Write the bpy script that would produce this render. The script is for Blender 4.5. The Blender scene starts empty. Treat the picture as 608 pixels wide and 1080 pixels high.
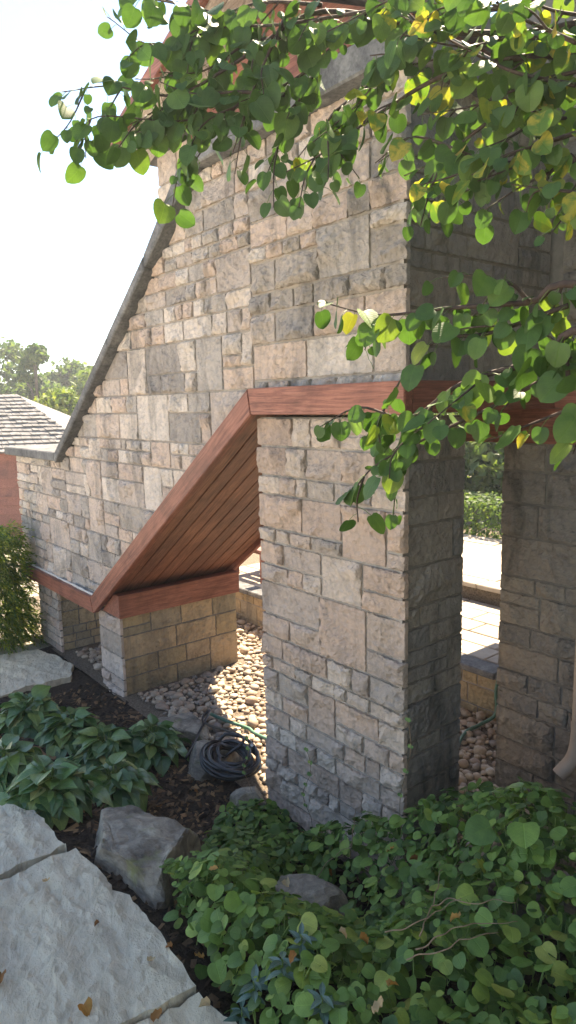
import bpy, bmesh, math, random
import numpy as np
from mathutils import Vector, Matrix, noise, geometry
R = math.radians
sc = bpy.context.scene
COL = sc.collection

# ------------------------------------------------------------------ camera, sky, sun, exposure
CAM = Vector((1.774, -2.014, 2.151))
PITCH, AZ, ROLL, FPX = R(9.10), R(141.14), R(-1.316), 715.4
cd = bpy.data.cameras.new('camera')
cd.sensor_fit = 'VERTICAL'; cd.sensor_height = 36; cd.sensor_width = 36 * 576 / 1024
cd.lens = 36 * FPX / 1080.0; cd.clip_start = 0.05; cd.clip_end = 2000
cam = bpy.data.objects.new('camera', cd); COL.objects.link(cam)
FW = Vector((math.cos(AZ) * math.cos(PITCH), math.sin(AZ) * math.cos(PITCH), -math.sin(PITCH)))
RT0 = Vector((math.sin(AZ), -math.cos(AZ), 0)); UP0 = RT0.cross(FW)
RT = RT0 * math.cos(ROLL) + UP0 * math.sin(ROLL); UPV = UP0 * math.cos(ROLL) - RT0 * math.sin(ROLL)
cam.location = CAM; cam.rotation_euler = Matrix((RT, UPV, -FW)).transposed().to_euler()
sc.camera = cam

SUN_AZ, SUN_EL = 118.0, 54.0
w = bpy.data.worlds.new('World'); sc.world = w; w.use_nodes = True
nt = w.node_tree; nt.nodes.clear()
sky = nt.nodes.new('ShaderNodeTexSky'); sky.sky_type = 'NISHITA'; sky.sun_disc = False
sky.sun_elevation = R(SUN_EL); sky.sun_rotation = R(90 - SUN_AZ)
sky.air_density = 1.0; sky.dust_density = 0.05; sky.ozone_density = 7.0
bg = nt.nodes.new('ShaderNodeBackground'); bg.inputs[1].default_value = 0.088
wo = nt.nodes.new('ShaderNodeOutputWorld')
nt.links.new(sky.outputs[0], bg.inputs[0]); nt.links.new(bg.outputs[0], wo.inputs[0])
sl = bpy.data.lights.new('sun', 'SUN'); sl.energy = 5.0; sl.angle = R(0.53); sl.color = (1.0, 0.955, 0.89)
so = bpy.data.objects.new('sun', sl); COL.objects.link(so)
S = Vector((math.cos(R(SUN_EL)) * math.cos(R(SUN_AZ)), math.cos(R(SUN_EL)) * math.sin(R(SUN_AZ)), math.sin(R(SUN_EL))))
so.rotation_euler = S.to_track_quat('Z', 'Y').to_euler(); so.location = S * 20
vs = sc.view_settings
vs.view_transform = 'Standard'; vs.look = 'None'; vs.gamma = 1.0; vs.exposure = 2.38
vs.use_curve_mapping = False
vs.use_white_balance = True; vs.white_balance_temperature = 8500; vs.white_balance_tint = 11.0

# ------------------------------------------------------------------ helpers
def at(x, y, d):
    """world point lying d metres in front of the photographer's lens at photo pixel x,y (for laying out the place)"""
    return CAM + (FW * FPX + RT * (x - 304) - UPV * (y - 540)) * (d / FPX)

def mesh_obj(name, verts, faces, mat=None, parent=None, smooth=False, center=True):
    me = bpy.data.meshes.new(name)
    vs_ = [Vector(v) for v in verts]
    c = Vector((0, 0, 0))
    if center and vs_:
        lo = Vector([min(v[i] for v in vs_) for i in range(3)]); hi = Vector([max(v[i] for v in vs_) for i in range(3)])
        c = Vector(((lo.x + hi.x) / 2, (lo.y + hi.y) / 2, lo.z))
    me.from_pydata([v - c for v in vs_], [], faces)
    if smooth: me.polygons.foreach_set('use_smooth', [True] * len(me.polygons))
    if mat: me.materials.append(mat)
    o = bpy.data.objects.new(name, me); COL.objects.link(o)
    o.location = c
    if parent: setpar(o, parent)
    return o
WORLD = {}
def setpar(o, p):
    """parent with world placement kept; every parent is unrotated"""
    off = Vector((0, 0, 0)); q = p
    while q: off += q.location; q = q.parent
    o.parent = p; o.location = Vector(o.location) - off
def empty(name, loc):
    o = bpy.data.objects.new(name, None); COL.objects.link(o); o.location = loc; o.empty_display_size = 0.1
    return o
def tag(o, label=None, cat=None, group=None, kind=None):
    if label: o['label'] = label
    if cat: o['category'] = cat
    if group: o['group'] = group
    if kind: o['kind'] = kind
    return o

class MB:
    def __init__(s): s.v = []; s.f = []
    def add(s, v, f):
        n = len(s.v); s.v += [tuple(p) for p in v]; s.f += [tuple(i + n for i in q) for q in f]
    def box(s, x0, x1, y0, y1, z0, z1, b=0.0):
        if b <= 0:
            v = [(x, y, z) for z in (z0, z1) for y in (y0, y1) for x in (x0, x1)]
            s.add(v, [(0, 2, 3, 1), (4, 5, 7, 6), (0, 1, 5, 4), (2, 6, 7, 3), (0, 4, 6, 2), (1, 3, 7, 5)])
        else:
            bm = bmesh.new(); bmesh.ops.create_cube(bm, size=1)
            for q in bm.verts: q.co = Vector(((x0 + x1) / 2 + q.co.x * (x1 - x0), (y0 + y1) / 2 + q.co.y * (y1 - y0), (z0 + z1) / 2 + q.co.z * (z1 - z0)))
            bmesh.ops.bevel(bm, geom=bm.edges[:], offset=b, segments=1, affect='EDGES')
            s.bm(bm)
    def bm(s, bm):
        bm.verts.index_update()
        s.add([v.co.copy() for v in bm.verts], [[v.index for v in f.verts] for f in bm.faces]); bm.free()
    def prism(s, poly, axis, a, b):
        """extrude a 2-D polygon along axis ('y': poly is x,z ; 'z': poly is x,y ; 'x': poly is y,z)"""
        def P(p, t):
            return (p[0], t, p[1]) if axis == 'y' else ((p[0], p[1], t) if axis == 'z' else (t, p[0], p[1]))
        n = len(poly)
        v = [P(p, a) for p in poly] + [P(p, b) for p in poly]
        f = [tuple(range(n)), tuple(range(2 * n - 1, n - 1, -1))] + [(i, i + n, (i + 1) % n + n, (i + 1) % n) for i in range(n)]
        s.add(v, f)
    def tube(s, pts, rad, n=6, cap=True):
        pts = [Vector(p) for p in pts]
        if not hasattr(rad, '__len__'): rad = [rad] * len(pts)
        rings = []; prev = None
        for i, p in enumerate(pts):
            d = (pts[min(i + 1, len(pts) - 1)] - pts[max(i - 1, 0)])
            d = d.normalized() if d.length > 1e-9 else Vector((0, 0, 1))
            if prev is None:
                a = d.orthogonal().normalized()
            else:
                a = prev - d * prev.dot(d); a = a.normalized() if a.length > 1e-6 else d.orthogonal().normalized()
            prev = a; b = d.cross(a)
            rings.append([p + (a * math.cos(2 * math.pi * k / n) + b * math.sin(2 * math.pi * k / n)) * rad[i] for k in range(n)])
        v = [q for r in rings for q in r]; f = []
        for i in range(len(pts) - 1):
            for k in range(n):
                f.append((i * n + k, i * n + (k + 1) % n, (i + 1) * n + (k + 1) % n, (i + 1) * n + k))
        if cap: f.append(tuple(range(n - 1, -1, -1))); f.append(tuple((len(pts) - 1) * n + k for k in range(n)))
        s.add(v, f)
    def build(s, name, mat, parent=None, smooth=False):
        me_o = mesh_obj(name, s.v, s.f, mat, parent, smooth)
        bm = bmesh.new(); bm.from_mesh(me_o.data); bmesh.ops.recalc_face_normals(bm, faces=bm.faces[:]); bm.to_mesh(me_o.data); bm.free()
        return me_o

def smooth_path(pts, sub=5):
    pts = [Vector(p) for p in pts]; out = []
    P = [pts[0] * 2 - pts[1]] + pts + [pts[-1] * 2 - pts[-2]]
    for i in range(1, len(P) - 2):
        for k in range(sub):
            t = k / sub
            a, b, c, d = P[i - 1], P[i], P[i + 1], P[i + 2]
            out.append(0.5 * ((2 * b) + (c - a) * t + (2 * a - 5 * b + 4 * c - d) * t * t + (3 * b - a - 3 * c + d) * t ** 3))
    out.append(pts[-1]); return out
def fbm(p, o=4):
    return noise.fractal(Vector(p), 1.0, 2.0, o, noise_basis='PERLIN_ORIGINAL')

# ------------------------------------------------------------------ materials
class Mat:
    def __init__(s, name, rough=0.8, spec=0.3):
        s.m = bpy.data.materials.new(name); s.m.use_nodes = True
        s.t = s.m.node_tree; s.b = s.t.nodes['Principled BSDF']; s.out = s.t.nodes['Material Output']
        s.b.inputs['Roughness'].default_value = rough; s.b.inputs['Specular IOR Level'].default_value = spec
        s._pos = None
    def n(s, typ, **kw):
        q = s.t.nodes.new(typ)
        for k, v in kw.items(): setattr(q, k, v)
        return q
    def l(s, a, b): s.t.links.new(a, b)
    def pos(s, scale=(1, 1, 1), rot=(0, 0, 0)):
        if s._pos is None: s._pos = s.n('ShaderNodeNewGeometry').outputs['Position']
        if tuple(scale) == (1, 1, 1) and tuple(rot) == (0, 0, 0): return s._pos
        m0 = s.n('ShaderNodeMapping'); m0.inputs['Rotation'].default_value = rot; s.l(s._pos, m0.inputs[0])
        m = s.n('ShaderNodeMapping'); m.inputs['Scale'].default_value = scale
        s.l(m0.outputs[0], m.inputs[0]); return m.outputs[0]
    def noise(s, vec, sc_, det=5, ro=0.6, dist=0.0):
        q = s.n('ShaderNodeTexNoise'); q.inputs['Scale'].default_value = sc_; q.inputs['Detail'].default_value = det
        q.inputs['Roughness'].default_value = ro; q.inputs['Distortion'].default_value = dist
        s.l(vec, q.inputs['Vector']); return q.outputs['Fac']
    def vor(s, vec, sc_, feat='F1', out='Distance', rnd=1.0):
        q = s.n('ShaderNodeTexVoronoi'); q.feature = feat; q.inputs['Scale'].default_value = sc_; q.inputs['Randomness'].default_value = rnd
        s.l(vec, q.inputs['Vector']); return q.outputs[out]
    def ramp(s, fac, stops, interp='LINEAR'):
        q = s.n('ShaderNodeValToRGB'); e = q.color_ramp; e.interpolation = interp
        while len(e.elements) < len(stops): e.elements.new(0.5)
        for el, (p, c) in zip(e.elements, stops): el.position = p; el.color = (*c, 1) if len(c) == 3 else c
        s.l(fac, q.inputs[0]); return q.outputs[0]
    def mix(s, a, b, fac, mode='MIX'):
        q = s.n('ShaderNodeMix'); q.data_type = 'RGBA'; q.blend_type = mode
        for v, i in ((fac, 0), (a, 6), (b, 7)):
            if hasattr(v, 'links'): s.l(v, q.inputs[i])
            elif i == 0: q.inputs[0].default_value = v
            else: q.inputs[i].default_value = (*v, 1)
        return q.outputs[2]
    def math(s, op, a, b=None):
        q = s.n('ShaderNodeMath'); q.operation = op
        for v, i in ((a, 0), (b, 1)):
            if v is None: continue
            if hasattr(v, 'links'): s.l(v, q.inputs[i])
            else: q.inputs[i].default_value = v
        return q.outputs[0]
    def rnd(s): return s.n('ShaderNodeObjectInfo').outputs['Random']
    def col(s, c): s.l(c, s.b.inputs['Base Color']) if hasattr(c, 'links') else setattr(s.b.inputs['Base Color'], 'default_value', (*c, 1))
    def bump(s, h, strength=0.5, dist=0.01):
        q = s.n('ShaderNodeBump'); q.inputs['Strength'].default_value = strength; q.inputs['Distance'].default_value = dist
        s.l(h, q.inputs['Height']); s.l(q.outputs[0], s.b.inputs['Normal'])
    def translucent(s, c, fac=0.4):
        tr = s.n('ShaderNodeBsdfTranslucent'); mx = s.n('ShaderNodeMixShader'); mx.inputs[0].default_value = fac
        s.l(c, tr.inputs['Color']); s.l(s.b.outputs[0], mx.inputs[1]); s.l(tr.outputs[0], mx.inputs[2]); s.l(mx.outputs[0], s.out.inputs['Surface'])

def stone_mat(name, stops, stain=0.6, warm=(1, 1, 1)):
    m = Mat(name, 0.9, 0.15)
    r = m.rnd()
    base = m.ramp(r, stops, 'CONSTANT')
    # blotches inside each stone, offset by the stone's own random
    vadd = m.n('ShaderNodeVectorMath', operation='ADD'); m.l(m.pos(), vadd.inputs[0])
    cx = m.n('ShaderNodeCombineXYZ')
    mul = m.math('MULTIPLY', r, 37.0)
    for i in range(3): m.l(mul, cx.inputs[i])
    m.l(cx.outputs[0], vadd.inputs[1]); v = vadd.outputs[0]
    n1 = m.noise(v, 7, 6, 0.65, 0.6)
    c = m.mix(base, m.ramp(n1, [(0.27, (0.5, 0.48, 0.48)), (0.43, (1.0, 0.99, 0.98)), (0.70, (1.3, 1.25, 1.18))]), 0.6, 'MULTIPLY')
    n2 = m.noise(v, 28, 5, 0.7)
    c = m.mix(c, m.ramp(n2, [(0.32, (0.6, 0.57, 0.55)), (0.43, (1, 1, 1)), (0.66, (1.2, 1.18, 1.15))]), 0.5, 'MULTIPLY')
    # rusty-ochre mottling
    c = m.mix(c, (0.42, 0.24, 0.12), m.ramp(m.noise(v, 11, 4, 0.6, 1.0), [(0.60, (0, 0, 0)), (0.80, (0.3, 0.3, 0.3))]))
    # dark weathering streaks running down the wall (fixed in the world)
    st = m.noise(m.pos((3.2, 3.2, 0.9)), 1.7, 6, 0.65, 0.8)
    c = m.mix(c, (0.10, 0.10, 0.095), m.math('MULTIPLY', m.ramp(st, [(0.50, (0, 0, 0)), (0.66, (1, 1, 1))]), stain))
    m.col(c)
    h = m.math('ADD', m.noise(v, 45, 8, 0.7, 0.5), m.math('MULTIPLY', m.vor(v, 30), 0.6))
    m.bump(h, 1.0, 0.035)
    return m.m

TAN = [(0.0, (0.66, 0.54, 0.465)), (0.13, (0.57, 0.485, 0.435)), (0.27, (0.71, 0.61, 0.535)), (0.40, (0.42, 0.375, 0.345)),
       (0.48, (0.67, 0.525, 0.44)), (0.60, (0.52, 0.465, 0.425)), (0.70, (0.74, 0.65, 0.58)), (0.84, (0.61, 0.485, 0.415)), (0.93, (0.48, 0.42, 0.375))]
SHADED_GREY = [(0.0, (0.33, 0.30, 0.27)), (0.2, (0.29, 0.27, 0.25)), (0.4, (0.36, 0.325, 0.285)), (0.6, (0.26, 0.245, 0.23)), (0.8, (0.34, 0.30, 0.26))]  # wall stone darkened: the shade on the unlit faces is put into its colour
OCH = [(0.0, (0.44, 0.34, 0.21)), (0.2, (0.36, 0.30, 0.21)), (0.4, (0.47, 0.36, 0.23)), (0.6, (0.40, 0.33, 0.24)), (0.8, (0.50, 0.38, 0.25))]
M = {}
M['stone'] = stone_mat('rockface_stone', TAN, 0.45)
M['stone_pier'] = stone_mat('pier_stone', [(p_, (c_[0] * 0.97, c_[1] * 0.93, c_[2] * 0.90)) for p_, c_ in TAN if p_ not in (0.40,)], 0.2)
M['stone_shade'] = stone_mat('shaded_stone', SHADED_GREY, 0.7)
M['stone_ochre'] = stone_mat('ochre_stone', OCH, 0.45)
def mortar():
    m = Mat('mortar', 0.95, 0.1)
    c = m.ramp(m.noise(m.pos(), 9, 6, 0.7), [(0.3, (0.27, 0.235, 0.205)), (0.7, (0.44, 0.385, 0.335))])
    st = m.noise(m.pos((3.2, 3.2, 0.9)), 1.7, 6, 0.65, 0.8)
    c = m.mix(c, (0.10, 0.10, 0.095), m.ramp(st, [(0.5, (0, 0, 0)), (0.66, (0.6, 0.6, 0.6))]))
    m.col(c); m.bump(m.noise(m.pos(), 120, 5, 0.7), 0.5, 0.006); return m.m
M['mortar'] = mortar()
def coping_mat():
    m = Mat('coping_stone', 0.9, 0.15)
    c = m.ramp(m.noise(m.pos(), 6, 7, 0.7, 0.4), [(0.3, (0.065, 0.068, 0.07)), (0.5, (0.14, 0.14, 0.14)), (0.7, (0.25, 0.245, 0.235))])
    m.col(m.mix(c, m.ramp(m.noise(m.pos(), 60, 4), [(0.35, (0.6, 0.6, 0.6)), (0.6, (1.05, 1.05, 1.05))]), 0.7, 'MULTIPLY'))
    m.bump(m.noise(m.pos(), 40, 6, 0.7), 0.6, 0.01); return m.m
M['coping'] = coping_mat()
def wood(name, dark, mid, light, scale, rot=(0, 0, 0), rough=0.55):
    """stretched grain; scale is small along the board"""
    m = Mat(name, rough, 0.35)
    v = m.pos(scale, rot)
    n1 = m.noise(v, 1.0, 7, 0.65, 1.2); n2 = m.noise(v, 3.5, 5, 0.7, 0.3)
    c = m.ramp(n1, [(0.32, dark), (0.5, mid), (0.7, light)])
    c = m.mix(c, m.ramp(n2, [(0.38, (0.55, 0.5, 0.5)), (0.55, (1, 1, 1))]), 0.65, 'MULTIPLY')
    c = m.mix(c, m.ramp(m.noise(m.pos(), 3.5, 6, 0.7, 0.8), [(0.32, (0.55, 0.52, 0.52)), (0.52, (1, 1, 1)), (0.72, (1.25, 1.3, 1.3))]), 0.8, 'MULTIPLY')
    tint = m.ramp(m.rnd(), [(0, (0.8, 0.8, 0.82)), (1, (1.15, 1.1, 1.06))])
    c = m.mix(c, tint, 1.0, 'MULTIPLY')
    m.col(c); m.bump(n2, 0.3, 0.004); return m.m
SL = math.atan2(2.102 - 0.605, 3.048 - 0.93)
RED = ((0.15, 0.048, 0.032), (0.28, 0.100, 0.066), (0.38, 0.160, 0.108))
M['wood_x'] = wood('stained_wood_level', *RED, (3, 60, 60))
M['wood_y'] = wood('stained_wood_deep', *RED, (60, 3, 60))
M['wood_z'] = wood('stained_wood_upright', *RED, (60, 60, 3))
M['wood_s'] = wood('stained_wood_sloped', *RED, (3, 60, 60), (0, SL, 0))
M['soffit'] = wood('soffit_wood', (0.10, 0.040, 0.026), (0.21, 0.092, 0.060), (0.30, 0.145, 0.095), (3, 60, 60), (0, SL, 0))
M['eave'] = wood('pale_eave_wood', (0.46, 0.40, 0.35), (0.60, 0.54, 0.49), (0.70, 0.65, 0.60), (3, 40, 40))
def simple(name, c0, c1, sc_=20, rough=0.8, spec=0.3, bump=0.3, bd=0.005, det=5):
    m = Mat(name, rough, spec); f = m.noise(m.pos(), sc_, det, 0.65)
    m.col(m.ramp(f, [(0.3, c0), (0.7, c1)]))
    if bump: m.bump(f, bump, bd)
    return m.m
M['mortar_shade'] = simple('shaded_mortar', (0.15, 0.135, 0.12), (0.27, 0.245, 0.215), 14, 0.95, 0.1, 0.5, 0.006)  # darker mortar copy, with shade painted into it for the unlit faces
M['caulk'] = simple('pale_sealant', (0.46, 0.42, 0.37), (0.66, 0.61, 0.55), 60)
M['soil'] = simple('dark_mulch_soil', (0.018, 0.013, 0.010), (0.075, 0.055, 0.042), 55, 0.95, 0.1, 1.0, 0.02)
M['chip'] = None
def chip():
    m = Mat('bark_chip', 0.9, 0.15)
    m.col(m.ramp(m.n('ShaderNodeNewGeometry').outputs['Random Per Island'], [(0, (0.02, 0.014, 0.01)), (0.5, (0.06, 0.04, 0.028)), (0.85, (0.15, 0.09, 0.05)), (1, (0.28, 0.17, 0.09))])); return m.m
M['chip'] = chip()
def flag():
    m = Mat('riven_flagstone', 0.85, 0.25)
    v = m.pos((1, 2.4, 1), (0, 0, R(25)))
    n1 = m.noise(v, 9, 8, 0.68, 0.5); n2 = m.noise(m.pos(), 2.2, 4, 0.6)
    c = m.ramp(n1, [(0.28, (0.48, 0.415, 0.315)), (0.5, (0.69, 0.605, 0.465)), (0.72, (0.80, 0.72, 0.57))])
    c = m.mix(c, m.ramp(n2, [(0.35, (0.82, 0.82, 0.82)), (0.65, (1.08, 1.05, 0.98))]), 0.8, 'MULTIPLY')
    c = m.mix(c, m.ramp(m.rnd(), [(0, (0.88, 0.89, 0.92)), (1, (1.05, 1.03, 0.98))]), 1.0, 'MULTIPLY')
    m.col(c)
    m.bump(m.math('ADD', n1, m.math('MULTIPLY', m.noise(m.pos(), 60, 6, 0.75), 0.5)), 0.9, 0.026); return m.m
M['flag'] = flag()
def paver():
    m = Mat('terrace_paver', 0.85, 0.2)
    n1 = m.noise(m.pos(), 7, 6, 0.65)
    c = m.ramp(n1, [(0.3, (0.27, 0.235, 0.195)), (0.7, (0.40, 0.355, 0.30))])
    m.col(m.mix(c, m.ramp(m.rnd(), [(0, (0.75, 0.72, 0.7)), (0.5, (1, 1, 1)), (1, (1.1, 1.0, 0.9))]), 1, 'MULTIPLY'))
    m.bump(n1, 0.4, 0.006); return m.m
M['paver'] = paver()
def boulder():
    m = Mat('lichen_boulder', 0.92, 0.15)
    n1 = m.noise(m.pos(), 6, 8, 0.7, 0.6); n2 = m.noise(m.pos((1, 1, 2.5)), 14, 6, 0.7, 0.4)
    c = m.ramp(n1, [(0.3, (0.11, 0.095, 0.08)), (0.52, (0.27, 0.235, 0.19)), (0.72, (0.44, 0.39, 0.30))])
    c = m.mix(c, m.ramp(n2, [(0.35, (0.55, 0.52, 0.5)), (0.55, (1, 1, 1))]), 0.8, 'MULTIPLY')
    c = m.mix(c, (0.16, 0.17, 0.06), m.ramp(m.noise(m.pos(), 9, 5, 0.6), [(0.58, (0, 0, 0)), (0.72, (0.7, 0.7, 0.7))]))
    m.col(c); m.bump(m.math('ADD', n1, n2), 0.8, 0.02); return m.m
M['boulder'] = boulder()
def pebble():
    m = Mat('river_pebble', 0.75, 0.3)
    g = m.n('ShaderNodeNewGeometry').outputs['Random Per Island']
    f = m.math('FRACT', m.math('ADD', g, m.rnd()))
    c = m.ramp(f, [(0, (0.38, 0.29, 0.21)), (0.2, (0.29, 0.215, 0.16)), (0.4, (0.46, 0.38, 0.29)), (0.6, (0.34, 0.24, 0.17)), (0.75, (0.24, 0.21, 0.19)), (0.9, (0.44, 0.34, 0.24)), (1, (0.52, 0.45, 0.37))])
    m.col(m.mix(c, m.ramp(m.noise(m.pos(), 30, 5, 0.6), [(0.35, (0.78, 0.76, 0.74)), (0.6, (1.05, 1.05, 1.05))]), 1, 'MULTIPLY'))
    m.bump(m.noise(m.pos(), 90, 4), 0.25, 0.003); return m.m
M['pebble'] = pebble()
M['bounce_patio'] = simple('pale_bounce_paving', (0.62, 0.59, 0.54), (0.74, 0.71, 0.66), 5, 0.85, 0.2, 0.2, 0.004)
M['caulk_joint'] = simple('bounce_patio_joint', (0.3, 0.27, 0.23), (0.42, 0.38, 0.33), 30, 0.9, 0.1, 0.2, 0.004)
M['gravel_base'] = simple('gravel_bed_earth', (0.08, 0.06, 0.045), (0.26, 0.21, 0.16), 70, 0.95, 0.1, 1.0, 0.02)
M['ground'] = simple('pale_ground', (0.34, 0.30, 0.24), (0.48, 0.43, 0.36), 3, 0.95, 0.1, 0.4, 0.02)
M['grass'] = simple('added_lawn', (0.03, 0.055, 0.012), (0.08, 0.12, 0.03), 12, 0.95, 0.1, 0.6, 0.03)

def leaf_mat(name, stops, trans=0.4, rough=0.45, spec=0.4, veins=0.35, island=False, tr_gain=(1.05, 1.15, 0.62), mottle=False):
    m = Mat(name, rough, spec)
    r = m.n('ShaderNodeNewGeometry').outputs['Random Per Island'] if island else m.rnd()
    c = m.ramp(r, stops)
    uv = m.n('ShaderNodeUVMap').outputs[0]
    sep = m.n('ShaderNodeSeparateXYZ'); m.l(uv, sep.inputs[0])
    ax = m.math('ABSOLUTE', m.math('SUBTRACT', sep.outputs[0], 0.5))
    side = m.math('SINE', m.math('MULTIPLY', m.math('SUBTRACT', sep.outputs[1], m.math('MULTIPLY', ax, 0.9)), 46.0))
    mid = m.ramp(ax, [(0.0, (1, 1, 1)), (0.035, (0, 0, 0))])
    sv = m.math('MULTIPLY', m.ramp(side, [(0.86, (0, 0, 0)), (1.0, (1, 1, 1))]), 0.5)
    vv = m.math('MAXIMUM', mid, sv)
    lum = m.mix(c, (1.5, 1.5, 1.2), m.math('MULTIPLY', vv, veins), 'MULTIPLY')
    blotch = m.noise(m.pos(), 32, 4, 0.6)
    lum = m.mix(lum, m.ramp(blotch, [(0.35, (0.72, 0.76, 0.7)), (0.65, (1.15, 1.1, 1.05))]), 0.8, 'MULTIPLY')
    if mottle: lum = m.mix(lum, (0.10, 0.20, 0.035), m.ramp(m.noise(m.pos(), 24, 4, 0.6, 1.0), [(0.42, (0, 0, 0)), (0.56, (1, 1, 1))]))
    m.col(lum)
    m.bump(m.math('SUBTRACT', 1.0, vv), 0.35, 0.003)
    tc = m.mix(lum, tr_gain, 1.0, 'MULTIPLY')
    m.translucent(tc, trans); return m.m
G = [(0.0, (0.06, 0.135, 0.03)), (0.3, (0.09, 0.185, 0.038)), (0.6, (0.115, 0.22, 0.045)), (0.85, (0.15, 0.255, 0.05)), (0.96, (0.20, 0.28, 0.05)), (1.0, (0.34, 0.32, 0.06))]
M['redbud'] = leaf_mat('redbud_leaf', [(p_, (c_[0] * .85, c_[1] * .85, c_[2] * .95)) for p_, c_ in G], 0.36, 0.5, 0.35)
GY = [(0.0, (0.13, 0.21, 0.03)), (0.4, (0.26, 0.29, 0.04)), (0.7, (0.44, 0.37, 0.06)), (1.0, (0.42, 0.26, 0.10))]
M['redbud_yellow'] = leaf_mat('yellowing_redbud_leaf', GY, 0.45, 0.5, 0.35, mottle=True)
M['hosta'] = leaf_mat('hosta_leaf', [(0, (0.045, 0.115, 0.045)), (0.5, (0.08, 0.175, 0.062)), (0.8, (0.125, 0.22, 0.065)), (0.93, (0.18, 0.26, 0.08)), (1, (0.34, 0.36, 0.16))], 0.22, 0.33, 0.5, 0.6)
M['ivy'] = leaf_mat('ground_cover_leaf', [(0, (0.05, 0.115, 0.03)), (0.4, (0.105, 0.21, 0.045)), (0.75, (0.165, 0.285, 0.06)), (0.93, (0.25, 0.34, 0.07)), (1, (0.33, 0.34, 0.08))], 0.3, 0.45, 0.4, 0.4)
M['ivy_stuff'] = leaf_mat('ground_cover_leaf_mass', [(0, (0.045, 0.10, 0.025)), (0.5, (0.10, 0.20, 0.042)), (0.9, (0.17, 0.28, 0.058)), (1, (0.25, 0.31, 0.07))], 0.3, 0.5, 0.35, 0.3, True)
M['peri'] = leaf_mat('blue_green_leaf', [(0, (0.05, 0.11, 0.085)), (1, (0.11, 0.19, 0.16))], 0.15, 0.35, 0.5, 0.4)
M['dead'] = leaf_mat('dry_leaf', [(0, (0.20, 0.085, 0.03)), (0.35, (0.36, 0.17, 0.055)), (0.65, (0.46, 0.24, 0.06)), (1, (0.52, 0.40, 0.25))], 0.25, 0.7, 0.2, 0.3, tr_gain=(1.2, 1, 0.8))
def crown_mat(name, stops, trans=0.35):
    m = Mat(name, 0.6, 0.25)
    c = m.ramp(m.n('ShaderNodeNewGeometry').outputs['Random Per Island'], stops)
    m.col(c); m.translucent(m.mix(c, (1.3, 1.3, 0.7), 1.0, 'MULTIPLY'), trans); return m.m
M['crown_deep'] = crown_mat('deep_green_foliage', [(0, (0.04, 0.08, 0.03)), (0.6, (0.075, 0.13, 0.045)), (1, (0.13, 0.18, 0.055))], 0.45)
M['crown_light'] = crown_mat('light_green_foliage', [(0, (0.06, 0.11, 0.02)), (0.6, (0.12, 0.18, 0.03)), (1, (0.22, 0.25, 0.04))])
M['needles'] = crown_mat('juniper_foliage', [(0, (0.06, 0.13, 0.03)), (0.5, (0.12, 0.20, 0.035)), (1, (0.36, 0.38, 0.05))], 0.45)
M['bark'] = simple('grey_brown_bark', (0.05, 0.04, 0.032), (0.14, 0.115, 0.09), 40, 0.9, 0.15, 0.6, 0.006)
M['twig'] = simple('dark_twig', (0.035, 0.025, 0.022), (0.09, 0.06, 0.05), 60, 0.8, 0.2, 0)
M['stem'] = simple('pale_vine_stem', (0.17, 0.11, 0.07), (0.34, 0.24, 0.15), 40, 0.8, 0.2, 0)
M['petiole'] = simple('green_stalk', (0.07, 0.13, 0.03), (0.13, 0.20, 0.05), 40, 0.6, 0.3, 0)
M['black'] = simple('black_rubber', (0.008, 0.008, 0.009), (0.022, 0.022, 0.024), 30, 0.38, 0.5, 0.1)
M['green_hose'] = simple('green_hose', (0.05, 0.13, 0.09), (0.09, 0.19, 0.13), 30, 0.45, 0.4, 0)
M['metal'] = simple('brass_fitting', (0.45, 0.42, 0.36), (0.6, 0.57, 0.5), 30, 0.3, 0.6, 0); M['metal'].node_tree.nodes['Principled BSDF'].inputs['Metallic'].default_value = 0.8
M['spout'] = simple('tan_painted_metal', (0.36, 0.28, 0.22), (0.44, 0.35, 0.28), 6, 0.5, 0.4, 0.05)
M['shingle'] = simple('weathered_shingle', (0.09, 0.088, 0.085), (0.25, 0.24, 0.235), 9, 0.9, 0.15, 0.5, 0.01)

# ------------------------------------------------------------------ ground height
def sstep(a, b, t):
    t = min(1, max(0, (t - a) / (b - a))); return t * t * (3 - 2 * t)
def path_z(x):
    if x > -0.7: return 0.45
    return max(0.08, 0.45 - ( -0.7 - x) * 0.155)
def gz(x, y):
    """earth level"""
    pz = path_z(x) - 0.05
    z = pz * (1 - sstep(-1.15, -0.35, y)) if y > -1.15 else pz
    if y > -0.35: z = 0
    z += 0.03 * fbm((x * 2, y * 2, 0.3), 3) * (1 if y > -1.2 else 0.3)
    # to the right of the corner the bank carries on towards the camera
    if x > 0.2: z = max(z, (0.36 * (1 - sstep(-0.5, 0.75, y))) * sstep(0.2, 0.7, x))
    return z

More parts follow.
